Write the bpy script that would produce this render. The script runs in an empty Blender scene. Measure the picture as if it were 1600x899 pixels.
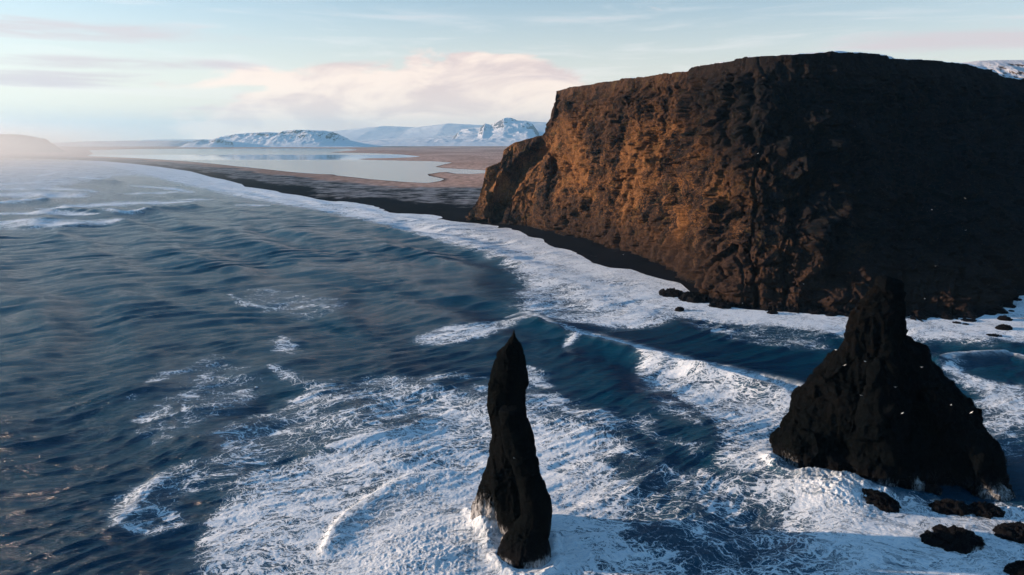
import bpy, math, random
import numpy as np
from mathutils import Vector, Euler

random.seed(7)
sc = bpy.context.scene
R = math.radians

# ------------------------------------------------------------------ camera
CAM_H = 100.0
FPX = 1155.0                       # focal length in pixels of the 1600 px wide photograph
PITCH = math.atan(228.5 / FPX)
cam_d = bpy.data.cameras.new('camera')
cam_d.sensor_width = 36.0
cam_d.lens = FPX / 1600 * 36
cam_d.clip_start = 1.0
cam_d.clip_end = 120000
cam = bpy.data.objects.new('camera', cam_d)
sc.collection.objects.link(cam)
cam.location = (0, 0, CAM_H)
cam.rotation_euler = (math.pi / 2 - PITCH, 0, 0)
sc.camera = cam

# ------------------------------------------------------------------ light
SUN_AZ, SUN_EL = R(-83), R(8.0)    # azimuth from +Y, clockwise
SUN_STRENGTH = 4.8
SKY_STRENGTH = 0.15
EXPOSURE = 1.0
sc.view_settings.view_transform = 'Standard'
sc.view_settings.look = 'None'
sc.view_settings.gamma = 1.0
sc.view_settings.use_curve_mapping = False
sc.view_settings.exposure = EXPOSURE
sc.render.film_transparent = False
sc.cycles.use_denoising = True
sc.cycles.denoiser = 'OPENIMAGEDENOISE'
sc.cycles.denoising_input_passes = 'RGB_ALBEDO_NORMAL'
sc.cycles.denoising_prefilter = 'ACCURATE'
sc.cycles.adaptive_threshold = 0.02
sc.cycles.sample_clamp_indirect = 3.0
sc.cycles.max_bounces = 5
sc.cycles.volume_bounces = 0
sc.cycles.diffuse_bounces = 2
sc.cycles.glossy_bounces = 2
sc.cycles.transparent_max_bounces = 4

sun_d = bpy.data.lights.new('sun', 'SUN')
sun_d.energy = SUN_STRENGTH
sun_d.angle = R(0.6)
sun_d.color = (1.0, 0.74, 0.53)
sun = bpy.data.objects.new('sun', sun_d)
sc.collection.objects.link(sun)
sdir = Vector((math.sin(SUN_AZ) * math.cos(SUN_EL), math.cos(SUN_AZ) * math.cos(SUN_EL), math.sin(SUN_EL)))
sun.rotation_euler = sdir.to_track_quat('Z', 'Y').to_euler()


class NT:
    """small helper to write node graphs as expressions"""
    def __init__(self, tree):
        self.t = tree
        self.n = tree.nodes
        self.l = tree.links

    def new(self, typ, **kw):
        nd = self.n.new(typ)
        for k, v in kw.items():
            setattr(nd, k, v)
        return nd

    def put(self, sock, v):
        if isinstance(v, bpy.types.NodeSocket):
            self.l.new(v, sock)
        elif v is not None:
            if isinstance(v, (tuple, list)) and len(v) == 3 and sock.type == 'RGBA':
                v = (*v, 1)
            sock.default_value = v

    def m(self, op, a, b=None, c=None, clamp=False):
        nd = self.new('ShaderNodeMath', operation=op, use_clamp=clamp)
        self.put(nd.inputs[0], a)
        if b is not None: self.put(nd.inputs[1], b)
        if c is not None: self.put(nd.inputs[2], c)
        return nd.outputs[0]

    def vm(self, op, a, b=None, scale=None):
        nd = self.new('ShaderNodeVectorMath', operation=op)
        self.put(nd.inputs[0], a)
        if b is not None: self.put(nd.inputs[1], b)
        if scale is not None: self.put(nd.inputs['Scale'], scale)
        return nd.outputs[0]

    def step(self, x, a, b, lo=0.0, hi=1.0, kind='SMOOTHSTEP'):
        nd = self.new('ShaderNodeMapRange', interpolation_type=kind, clamp=True) if kind != 'LINEAR' else self.new('ShaderNodeMapRange', clamp=True)
        self.put(nd.inputs[0], x)
        self.put(nd.inputs[1], a); self.put(nd.inputs[2], b)
        self.put(nd.inputs[3], lo); self.put(nd.inputs[4], hi)
        return nd.outputs[0]

    def noise(self, vec, scale, detail=4, rough=0.55, dist=0.0, out=0, lac=2.0):
        nd = self.new('ShaderNodeTexNoise')
        self.put(nd.inputs['Vector'], vec)
        nd.inputs['Scale'].default_value = scale
        nd.inputs['Detail'].default_value = detail
        nd.inputs['Roughness'].default_value = rough
        nd.inputs['Lacunarity'].default_value = lac
        nd.inputs['Distortion'].default_value = dist
        return nd.outputs[out]

    def vor(self, vec, scale, feature='DISTANCE_TO_EDGE', rnd=1.0):
        nd = self.new('ShaderNodeTexVoronoi', feature=feature)
        self.put(nd.inputs['Vector'], vec)
        nd.inputs['Scale'].default_value = scale
        nd.inputs['Randomness'].default_value = rnd
        return nd.outputs['Distance']

    def mapv(self, vec, loc=(0, 0, 0), rot=(0, 0, 0), scale=(1, 1, 1)):
        nd = self.new('ShaderNodeMapping')
        self.put(nd.inputs[0], vec)
        nd.inputs[1].default_value = loc
        nd.inputs[2].default_value = rot
        nd.inputs[3].default_value = scale
        return nd.outputs[0]

    def mix(self, f, a, b, mode='MIX'):
        nd = self.new('ShaderNodeMix', data_type='RGBA', blend_type=mode)
        self.put(nd.inputs[0], f)
        self.put(nd.inputs[6], a); self.put(nd.inputs[7], b)
        return nd.outputs[2]

    def attr(self, name):
        return self.new('ShaderNodeAttribute', attribute_name=name).outputs['Fac']

    def bump(self, h, strength=0.5, dist=1.0, normal=None):
        nd = self.new('ShaderNodeBump')
        self.put(nd.inputs['Strength'], strength)
        self.put(nd.inputs['Distance'], dist)
        self.put(nd.inputs['Height'], h)
        if normal is not None: self.put(nd.inputs['Normal'], normal)
        return nd.outputs[0]

    def rgb(self, vals):
        nd = self.new('ShaderNodeCombineXYZ')
        for i in range(3): self.put(nd.inputs[i], vals[i])
        return nd.outputs[0]


def material(name):
    m = bpy.data.materials.new(name)
    m.use_nodes = True
    m.node_tree.nodes.clear()
    g = NT(m.node_tree)
    out = g.new('ShaderNodeOutputMaterial')
    return m, g, out


# ------------------------------------------------------------------ sky with clouds
w = bpy.data.worlds.new('World')
sc.world = w
w.use_nodes = True
w.node_tree.nodes.clear()
g = NT(w.node_tree)
wout = g.new('ShaderNodeOutputWorld')
bg = g.new('ShaderNodeBackground')
bg.inputs['Strength'].default_value = SKY_STRENGTH
sky = g.new('ShaderNodeTexSky')
sky.sky_type = 'NISHITA'
sky.sun_disc = False
sky.sun_elevation = SUN_EL
sky.sun_rotation = SUN_AZ
sky.altitude = 100
sky.air_density = 1.0
sky.dust_density = 0.3
sky.ozone_density = 2.0
dirv = g.vm('NORMALIZE', g.new('ShaderNodeTexCoord').outputs['Generated'])
sep = g.new('ShaderNodeSeparateXYZ'); g.put(sep.inputs[0], dirv)
dx, dy, dz = sep.outputs
az = g.m('MULTIPLY', g.m('ARCTAN2', dx, dy), 57.2958)           # degrees
el = g.m('MULTIPLY', g.m('ARCSINE', dz), 57.2958)
skyc = sky.outputs[0]
hs = g.new('ShaderNodeHueSaturation')
hs.inputs['Saturation'].default_value = 0.68
hs.inputs['Value'].default_value = 0.76
g.put(hs.inputs['Color'], skyc)
skyc = g.mix(1.0, hs.outputs[0], (0.88, 0.98, 1.06), 'MULTIPLY')
# cream band along the horizon
ae = g.rgb((az, el, 0.0))
front = g.step(g.m('ABSOLUTE', g.m('ADD', az, 15.0)), 95.0, 45.0)
hb = g.m('MULTIPLY', g.step(el, 12.0, 0.5), front)
skyc = g.mix(g.m('MULTIPLY', hb, 0.75), skyc, (3.95, 3.5, 3.0))
hb2 = g.m('MULTIPLY', g.step(el, 2.6, 0.8), g.step(az, -12.0, -22.0))
skyc = g.mix(g.m('MULTIPLY', hb2, 0.8), skyc, (3.2, 2.95, 2.75))
high = g.step(el, 9.0, 20.0)                                   # deep blue above, paler overhead
skyc = g.mix(high, skyc, g.mix(1.0, skyc, (0.36, 0.68, 0.92), 'MULTIPLY'))
skyc = g.mix(g.step(el, 40.0, 70.0), skyc, g.mix(1.0, skyc, (3.0, 2.1, 1.75), 'MULTIPLY'))
backm = g.m('MULTIPLY', g.m('SUBTRACT', 1.0, front), g.step(el, 30.0, 8.0))   # blue dusk band away from the sun
skyc = g.mix(g.m('MULTIPLY', backm, 0.9), skyc, (1.0, 1.75, 2.3))


def ellmask(caz, cel, raz, rel, soft=0.5, tilt=0.0):
    a = g.m('SUBTRACT', az, caz)
    e = g.m('SUBTRACT', g.m('SUBTRACT', el, cel), g.m('MULTIPLY', a, tilt))
    q = g.m('ADD', g.m('POWER', g.m('ABSOLUTE', g.m('DIVIDE', a, raz)), 2), g.m('POWER', g.m('ABSOLUTE', g.m('DIVIDE', e, rel)), 2))
    return g.step(g.m('SQRT', q), 1.0 + soft, max(0.0, 1.0 - soft))


cv = g.mapv(ae, scale=(0.13, 0.36, 1))
cn = g.noise(cv, 1.0, 9, 0.6, 0.6)
cn2 = g.noise(g.mapv(ae, loc=(7, 3, 0), scale=(0.07, 0.75, 1)), 1.0, 8, 0.62, 0.5)
# big bank of cumulus over the mountains
bank = g.m('MAXIMUM', ellmask(-7, 1.2, 17, 4.8, 0.42), ellmask(-2.5, 3.0, 9.5, 3.7, 0.4))
bank = g.m('MAXIMUM', bank, g.m('MULTIPLY', ellmask(8, 0.5, 13, 4.2, 0.5), 0.9))
d1 = g.step(g.m('ADD', g.m('MULTIPLY', bank, 0.62), g.m('MULTIPLY', g.m('SUBTRACT', cn, 0.5), 1.5)), 0.24, 0.44)
# streaks on the left and a faint strip on the right
st = g.m('MAXIMUM', ellmask(-30, 7.0, 12, 0.75, 0.7), ellmask(-29, 5.0, 10, 0.5, 0.7, 0.02))
st = g.m('MAXIMUM', st, ellmask(-31, 4.0, 8.5, 0.55, 0.6, 0.015))
st = g.m('MAXIMUM', st, g.m('MULTIPLY', ellmask(-22, 2.0, 9, 0.55, 0.8), 0.6))
st = g.m('MAXIMUM', st, g.m('MULTIPLY', ellmask(31, 6.4, 9, 0.9, 0.8), 0.95))
d2 = g.step(g.m('ADD', g.m('MULTIPLY', st, 0.55), g.m('MULTIPLY', g.m('SUBTRACT', cn2, 0.5), 2.0)), 0.22, 0.75)
veil = g.m('MULTIPLY', g.step(cn2, 0.48, 0.72), g.step(el, 16.0, 2.0, 0.0, 0.4))
inner = g.noise(g.mapv(ae, loc=(1.3, 8, 0), scale=(0.13, 0.34, 1)), 1.0, 6, 0.6, 0.7)
low = g.step(el, 5.5, 0.8)
shade = g.m('ADD', g.m('MULTIPLY', g.step(inner, 0.38, 0.60), 0.75), g.m('MULTIPLY', low, 0.5), clamp=True)
bankc = g.mix(shade, (2.95, 2.36, 2.26), (4.5, 3.7, 3.1))
skyc = g.mix(veil, skyc, (4.2, 3.9, 3.8))
skyc = g.mix(g.m('MULTIPLY', d1, 0.93), skyc, bankc)
skyc = g.mix(g.m('MULTIPLY', d2, 0.8), skyc, (2.65, 2.3, 2.4))
g.put(bg.inputs['Color'], skyc)
g.l.new(bg.outputs[0], wout.inputs['Surface'])
w.cycles.sampling_method = 'MANUAL'
w.cycles.sample_map_resolution = 1024

# ------------------------------------------------------------------ maths helpers
CA, SA = math.cos(PITCH), math.sin(PITCH)


def ray(px, py):
    x = (px - 800) / FPX
    y = -(py - 449.5) / FPX
    return x, CA + y * SA, -SA + y * CA


def P(px, py, z=0.0):
    """point of the photograph's pixel on the level plane z"""
    x, y, zz = ray(px, py)
    t = (z - CAM_H) / zz
    return (x * t, y * t)


def PY(px, py, Y):
    """point of the pixel on the upright plane y = Y"""
    x, y, zz = ray(px, py)
    t = Y / y
    return (x * t, CAM_H + zz * t)


def to_px(x, y, z):
    zz = z - CAM_H
    yc = CA * y - SA * zz
    u = SA * y + CA * zz
    return 800 + FPX * x / yc, 449.5 - FPX * u / yc


_rng = np.random.RandomState(11)
_perm = np.tile(_rng.permutation(512), 4)
_ga = _rng.rand(512) * 2 * np.pi
_g2 = np.stack([np.cos(_ga), np.sin(_ga)], 1).astype(np.float32)
_g3 = _rng.randn(512, 3).astype(np.float32)
_g3 /= np.linalg.norm(_g3, axis=1)[:, None]


def perlin2(x, y, seed=0):
    x = x + seed * 17.31; y = y - seed * 9.77
    xi = np.floor(x); yi = np.floor(y)
    fx = (x - xi).astype(np.float32); fy = (y - yi).astype(np.float32)
    xi = xi.astype(np.int64) & 511; yi = yi.astype(np.int64) & 511
    u = fx * fx * fx * (fx * (fx * 6 - 15) + 10); v = fy * fy * fy * (fy * (fy * 6 - 15) + 10)

    def gr(i, j, a, b):
        h = _perm[_perm[i & 511] + (j & 511)]
        gg = _g2[h]
        return gg[..., 0] * a + gg[..., 1] * b
    n00 = gr(xi, yi, fx, fy); n10 = gr(xi + 1, yi, fx - 1, fy)
    n01 = gr(xi, yi + 1, fx, fy - 1); n11 = gr(xi + 1, yi + 1, fx - 1, fy - 1)
    a = n00 + u * (n10 - n00); b = n01 + u * (n11 - n01)
    return (a + v * (b - a)) * 1.4


def perlin3(x, y, z, seed=0):
    x = x + seed * 17.31; y = y - seed * 9.77; z = z + seed * 5.13
    xi = np.floor(x); yi = np.floor(y); zi = np.floor(z)
    fx = (x - xi).astype(np.float32); fy = (y - yi).astype(np.float32); fz = (z - zi).astype(np.float32)
    xi = xi.astype(np.int64) & 511; yi = yi.astype(np.int64) & 511; zi = zi.astype(np.int64) & 511
    u = fx * fx * (3 - 2 * fx); v = fy * fy * (3 - 2 * fy); ww = fz * fz * (3 - 2 * fz)
    r = 0
    for i in (0, 1):
        for j in (0, 1):
            hij = _perm[_perm[(xi + i) & 511] + ((yi + j) & 511)]
            for k in (0, 1):
                gg = _g3[_perm[hij + ((zi + k) & 511)]]
                d = gg[..., 0] * (fx - i) + gg[..., 1] * (fy - j) + gg[..., 2] * (fz - k)
                wt = (u if i else 1 - u) * (v if j else 1 - v) * (ww if k else 1 - ww)
                r = r + wt * d
    return r * 1.5


def fbm2(x, y, oct=5, seed=0, gain=0.5, ridged=False):
    s = 0; a = 1.0; t = 0
    for o in range(oct):
        n = perlin2(x * 2.03 ** o, y * 2.03 ** o, seed + o * 3)
        if ridged: n = 1 - 2 * np.abs(n)
        s = s + a * n; t += a; a *= gain
    return s / t


def fbm3(x, y, z, oct=4, seed=0, gain=0.5, ridged=False):
    s = 0; a = 1.0; t = 0
    for o in range(oct):
        f = 2.03 ** o
        n = perlin3(x * f, y * f, z * f, seed + o * 3)
        if ridged: n = 1 - 2 * np.abs(n)
        s = s + a * n; t += a; a *= gain
    return s / t


def facets3(x, y, z, seed=0):
    """angular blocks: every cell of a 3-D Voronoi is its own tilted plane"""
    xi = np.floor(x).astype(np.int64); yi = np.floor(y).astype(np.int64); zi = np.floor(z).astype(np.int64)
    best = np.full(x.shape, 1e9); val = np.zeros(x.shape)
    for i in (-1, 0, 1):
        for j in (-1, 0, 1):
            for k in (-1, 0, 1):
                a, b, c = xi + i, yi + j, zi + k
                h = _perm[_perm[_perm[(a + seed * 7) & 511] + (b & 511) & 511] + (c & 511)]
                g1 = _g3[h]; g2 = _g3[(h * 7 + 13) & 511]
                fx = x - a - 0.5 - g1[..., 0] * 0.45; fy = y - b - 0.5 - g1[..., 1] * 0.45; fz = z - c - 0.5 - g1[..., 2] * 0.45
                d = fx * fx + fy * fy + fz * fz
                m = d < best
                best = np.where(m, d, best)
                val = np.where(m, g2[..., 0] * 0.8 + (g2[..., 1] * fx + g2[..., 2] * fy + g1[..., 0] * fz) * 1.1, val)
    return val


def sstep(x, a, b):
    t = np.clip((x - a) / (b - a), 0, 1)
    return t * t * (3 - 2 * t)


def dist_line(X, Y, pts):
    """distance to a polyline, signed side (+ left of travel) and 0..1 position along it"""
    best = np.full(X.shape, 1e12); side = np.zeros(X.shape); pos = np.zeros(X.shape)
    seg = [math.dist(pts[i], pts[i + 1]) for i in range(len(pts) - 1)]
    tot = sum(seg); acc = 0
    for i in range(len(pts) - 1):
        ax, ay = pts[i]; bx, by = pts[i + 1]
        ex, ey = bx - ax, by - ay
        L2 = ex * ex + ey * ey + 1e-9
        t = np.clip(((X - ax) * ex + (Y - ay) * ey) / L2, 0, 1)
        qx = X - ax - t * ex; qy = Y - ay - t * ey
        d = qx * qx + qy * qy
        k = d < best
        best = np.where(k, d, best)
        side = np.where(k, np.sign(ex * qy - ey * qx), side)
        pos = np.where(k, (acc + t * seg[i]) / tot, pos)
        acc += seg[i]
    return np.sqrt(best), side, pos


def inside(X, Y, poly):
    r = np.zeros(X.shape, bool)
    n = len(poly)
    for i in range(n):
        ax, ay = poly[i]; bx, by = poly[(i + 1) % n]
        c = ((ay > Y) != (by > Y))
        with np.errstate(divide='ignore', invalid='ignore'):
            xx = (bx - ax) * (Y - ay) / (by - ay + 1e-12) + ax
        r ^= c & (X < xx)
    return r


def sdist(X, Y, poly):
    d, _, _ = dist_line(X, Y, list(poly) + [poly[0]])
    return np.where(inside(X, Y, poly), d, -d)


def mesh_from_grid(name, X, Y, Z, keep=None, mat=None, attrs=None, smooth=True):
    nr, nc = X.shape
    co = np.stack([X, Y, Z], -1).reshape(-1, 3).astype(np.float32)
    idx = np.arange(nr * nc).reshape(nr, nc)
    q = np.stack([idx[:-1, :-1], idx[:-1, 1:], idx[1:, 1:], idx[1:, :-1]], -1).reshape(-1, 4)
    if keep is not None:
        k = keep.reshape(-1)
        q = q[k[q].any(1)]
        used = np.zeros(nr * nc, bool); used[q.reshape(-1)] = True
        remap = np.cumsum(used) - 1
        q = remap[q]; co = co[used]
        if attrs: attrs = {a: v.reshape(-1)[used] for a, v in attrs.items()}
    me = bpy.data.meshes.new(name)
    me.vertices.add(len(co)); me.vertices.foreach_set('co', co.reshape(-1))
    me.loops.add(q.size); me.loops.foreach_set('vertex_index', q.reshape(-1).astype(np.int32))
    me.polygons.add(len(q))
    me.polygons.foreach_set('loop_start', np.arange(0, q.size, 4, dtype=np.int32))
    me.polygons.foreach_set('use_smooth', np.full(len(q), smooth))
    me.update(calc_edges=True)
    for a, v in (attrs or {}).items():
        at = me.attributes.new(a, 'FLOAT', 'POINT')
        at.data.foreach_set('value', v.reshape(-1).astype(np.float32))
    o = bpy.data.objects.new(name, me)
    sc.collection.objects.link(o)
    if mat: me.materials.append(mat)
    return o


def tag(o, label, cat=None, group=None, kind=None):
    if label: o['label'] = label
    if cat: o['category'] = cat
    if group: o['group'] = group
    if kind: o['kind'] = kind
    return o


# ------------------------------------------------------------------ plan of the coast (measured points)
shore_px = [(-900, 246), (-300, 246), (0, 247), (80, 248.5), (161, 252), (208, 256), (250, 261), (298, 268), (330, 277), (351, 281), (378, 288),
            (384, 292), (400, 294), (433, 299), (440, 302), (465, 305), (487, 309), (500, 312), (528, 314), (555, 317), (585, 322), (604, 328),
            (609, 333), (640, 334), (675, 336), (692, 339), (699, 345), (735, 348), (773, 352), (800, 357), (818, 363), (827, 371), (847, 373),
            (853, 381), (868, 387), (891, 390), (905, 396), (914, 404), (925, 411), (953, 419), (985, 421), (1010, 430), (1040, 438), (1062, 442),
            (1080, 458), (1112, 476), (1170, 484), (1250, 489), (1310, 493), (1360, 492), (1415, 493), (1460, 494), (1530, 497), (1552, 482),
            (1566, 468), (1600, 458), (1680, 462), (1800, 475), (2100, 500)]
shore = [P(x, y) for x, y in shore_px]
land_poly = shore + [(9000, 300), (60000, 300), (60000, 60000), (-60000, 60000), (-60000, shore[0][1])]
lag_px = [(140, 235.2), (147, 240), (138, 244.2), (200, 246.6), (250, 249.3), (294, 252.3), (335, 256), (370, 259.8), (417, 264.5), (448, 268), (475, 270.5),
          (500, 272), (526, 272.8), (529, 274.5), (564, 278), (580, 280), (636, 284.5), (666, 286), (684, 283), (690, 280), (666, 275), (664, 272.5), (684, 269.5),
          (699, 268.5), (714, 271.5), (735, 272), (753, 271), (790, 269), (790, 266), (757, 266.5), (720, 264.5), (689, 262.8), (677, 261), (688, 258), (705, 254.3),
          (672, 252), (640, 251.6), (606, 250.8), (575, 250.2), (556, 249), (575, 247.6), (600, 247.4), (635, 246.3), (657, 245), (640, 243), (628, 242), (613, 241), (590, 240),
          (557, 239.3), (530, 238.8), (511, 238.4), (530, 237), (560, 234.5), (540, 232.6), (480, 232), (400, 232.3), (300, 232.6), (200, 233.4)]
lag = [P(x, y) for x, y in lag_px]
base_px = [(733, 347), (762, 349), (800, 352), (835, 357), (880, 366), (950, 386), (1010, 404), (1060, 424), (1090, 442), (1115, 466), (1150, 476), (1200, 482),
           (1250, 486), (1310, 488), (1380, 488), (1450, 489), (1525, 490), (1550, 476), (1570, 464), (1620, 455), (1700, 458), (1900, 470), (2200, 490)]


# ------------------------------------------------------------------ materials
def mat_sea():
    m, g, out = material('sea_water')
    geo = g.new('ShaderNodeNewGeometry')
    pos = g.m  # placeholder to keep names short
    p = geo.outputs['Position']
    flat = g.vm('MULTIPLY', p, (1, 1, 0))
    cov = g.attr('foam'); dense = g.attr('dense')
    # ---- foam pattern: warped nets, streaks and clumps
    w0 = g.vm('SCALE', g.vm('SUBTRACT', g.noise(flat, 0.022, 2, 0.5, out=1), (0.5, 0.5, 0.5)), scale=30.0)
    w1 = g.vm('SCALE', g.vm('SUBTRACT', g.noise(flat, 0.06, 3, 0.6, out=1), (0.5, 0.5, 0.5)), scale=16.0)
    w2 = g.vm('SCALE', g.vm('SUBTRACT', g.noise(flat, 0.35, 4, 0.65, out=1), (0.5, 0.5, 0.5)), scale=3.6)
    w3 = g.vm('SCALE', g.vm('SUBTRACT', g.noise(flat, 1.6, 3, 0.6, out=1), (0.5, 0.5, 0.5)), scale=0.5)
    pw = g.vm('ADD', g.vm('ADD', g.vm('ADD', flat, w0), w1), g.vm('ADD', w2, w3))
    pw = g.vm('MULTIPLY', pw, (1, 1, 0))
    ps = g.mapv(pw, rot=(0, 0, R(-30)), scale=(0.78, 1.15, 1))
    e1 = g.vor(ps, 0.26)
    e2 = g.vor(ps, 0.75)
    e3 = g.vor(ps, 2.0)
    lace = g.m('MAXIMUM', g.step(e1, 0.20, 0.0), g.m('MULTIPLY', g.step(e2, 0.20, 0.0), 0.9))
    lace = g.m('MAXIMUM', lace, g.m('MULTIPLY', g.step(e3, 0.3, 0.0), 0.6))
    nb = g.noise(ps, 0.085, 5, 0.62)
    nf = g.noise(ps, 1.1, 6, 0.75)
    field = g.m('ADD', g.m('MULTIPLY', lace, 0.46), g.m('ADD', g.m('MULTIPLY', nb, 0.66), g.m('MULTIPLY', nf, 0.60)))
    cov = g.m('MULTIPLY', cov, g.step(g.noise(flat, 0.035, 4, 0.6, 0.6), 0.30, 0.70, 0.78, 1.22))
    # field runs about 0.45 .. 1.15; coverage lowers the threshold
    thr = g.m('SUBTRACT', 1.26, g.m('MULTIPLY', cov, 0.60))
    f = g.step(field, g.m('SUBTRACT', thr, 0.02), g.m('ADD', thr, 0.10))
    f = g.m('MULTIPLY', f, g.step(cov, 0.0, 0.12))
    soft = g.m('MULTIPLY', g.step(g.m('ADD', field, g.m('MULTIPLY', cov, 0.5)), 0.75, 1.35), g.m('MULTIPLY', cov, 0.16))
    f = g.m('MAXIMUM', f, soft)
    nd = g.noise(ps, 0.38, 9, 0.80)
    f = g.m('MAXIMUM', f, g.m('MULTIPLY', dense, g.step(nd, 0.41, 0.56, 0.22, 1.0)), clamp=True)
    # ---- bumps
    wm = g.mapv(g.vm('ADD', flat, g.vm('SCALE', w1, scale=0.35)), rot=(0, 0, R(-30)), scale=(0.38, 1.3, 1))
    b0 = g.noise(wm, 0.15, 7, 0.72, 0.4)
    b1 = g.noise(wm, 0.40, 4, 0.65, 0.4)
    b2 = g.noise(wm, 1.3, 5, 0.7, 0.5)
    bl = g.noise(g.mapv(wm, scale=(0.7, 1, 1)), 0.040, 3, 0.55, 0.2)
    rdg = lambda n_: g.m('SUBTRACT', 1.0, g.m('ABSOLUTE', g.m('SUBTRACT', g.m('MULTIPLY', n_, 2.0), 1.0)))
    hw = g.m('ADD', g.m('ADD', g.m('MULTIPLY', rdg(b1), 0.42), g.m('MULTIPLY', rdg(b0), 0.95)), g.m('MULTIPLY', b2, 0.18))
    hw = g.m('ADD', hw, g.m('MULTIPLY', bl, 1.8))
    nw = g.bump(hw, 1.0, 1.0)
    hf = g.m('ADD', g.m('MULTIPLY', g.noise(ps, 1.6, 7, 0.74), 0.50), g.m('MULTIPLY', f, 0.20))
    hf = g.m('ADD', hf, g.m('MULTIPLY', b1, 0.12))
    nfm = g.bump(hf, 0.85, 1.0)
    wat = g.new('ShaderNodeBsdfPrincipled')
    air = g.m('MULTIPLY', cov, g.step(g.m('ADD', nb, g.m('MULTIPLY', nf, 0.5)), 0.55, 0.9))
    deep = g.mix(air, (0.0001, 0.038, 0.075), (0.010, 0.12, 0.21))
    g.put(wat.inputs['Base Color'], deep)
    wat.inputs['Roughness'].default_value = 0.15
    wat.inputs['Specular IOR Level'].default_value = 0.20
    wat.inputs['IOR'].default_value = 1.333
    g.put(wat.inputs['Normal'], nw)
    fo = g.new('ShaderNodeBsdfPrincipled')
    g.put(fo.inputs['Base Color'], g.mix(g.step(g.noise(ps, 1.3, 7, 0.78), 0.36, 0.60), (0.60, 0.70, 0.78), (0.94, 0.94, 0.94)))
    fo.inputs['Roughness'].default_value = 0.7
    fo.inputs['Specular IOR Level'].default_value = 0.3
    g.put(fo.inputs['Normal'], nfm)
    mx = g.new('ShaderNodeMixShader')
    g.put(mx.inputs[0], f)
    g.l.new(wat.outputs[0], mx.inputs[1]); g.l.new(fo.outputs[0], mx.inputs[2])
    g.l.new(mx.outputs[0], out.inputs['Surface'])
    return m


def mat_lagoon():
    m, g, out = material('lagoon_water')
    p = g.new('ShaderNodeNewGeometry').outputs['Position']
    wat = g.new('ShaderNodeBsdfPrincipled')
    wat.inputs['Base Color'].default_value = (0.01, 0.03, 0.05, 1)
    wat.inputs['IOR'].default_value = 1.333
    calm = g.attr('calm')
    n = g.noise(g.mapv(p, scale=(0.4, 1, 1)), 0.6, 3, 0.6)
    g.put(wat.inputs['Roughness'], g.step(calm, 0.0, 1.0, 0.16, 0.04))
    g.put(wat.inputs['Normal'], g.bump(n, g.step(calm, 0.0, 1.0, 0.40, 0.03), 0.3))
    g.l.new(wat.outputs[0], out.inputs['Surface'])
    return m


def mat_ground():
    m, g, out = material('beach_and_plain')
    p = g.new('ShaderNodeNewGeometry').outputs['Position']
    flat = g.vm('MULTIPLY', p, (1, 1, 0))
    grass = g.attr('grass'); snow = g.attr('snow'); wet = g.attr('wet')
    nf = g.noise(flat, 0.05, 6, 0.65)
    nl = g.noise(g.mapv(flat, scale=(0.0016, 0.0007, 1)), 1.0, 8, 0.62, 0.3)
    sand = g.mix(nf, (0.006, 0.007, 0.010), (0.018, 0.018, 0.022))
    tan = g.mix(g.step(nl, 0.38, 0.62), (0.54, 0.31, 0.23), (0.84, 0.54, 0.43))
    tan = g.mix(g.step(nf, 0.35, 0.7), tan, (0.20, 0.125, 0.085))
    c = g.mix(grass, sand, tan)
    sn = g.noise(g.mapv(flat, scale=(1, 1.4, 1)), 0.035, 7, 0.7)
    sfac = g.step(g.m('ADD', sn, g.m('MULTIPLY', snow, 0.42)), 0.62, 0.92)
    c = g.mix(g.m('MULTIPLY', sfac, 0.5), c, (0.60, 0.58, 0.58))
    b = g.new('ShaderNodeBsdfPrincipled')
    b.inputs['Specular IOR Level'].default_value = 0.0
    g.put(b.inputs['Base Color'], c)
    g.put(b.inputs['Roughness'], g.step(wet, 0, 1, 0.9, 0.45))
    g.put(b.inputs['Normal'], g.bump(g.noise(flat, 0.4, 6, 0.7), 0.6, 0.5))
    g.l.new(b.outputs[0], out.inputs['Surface'])
    return m


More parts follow.
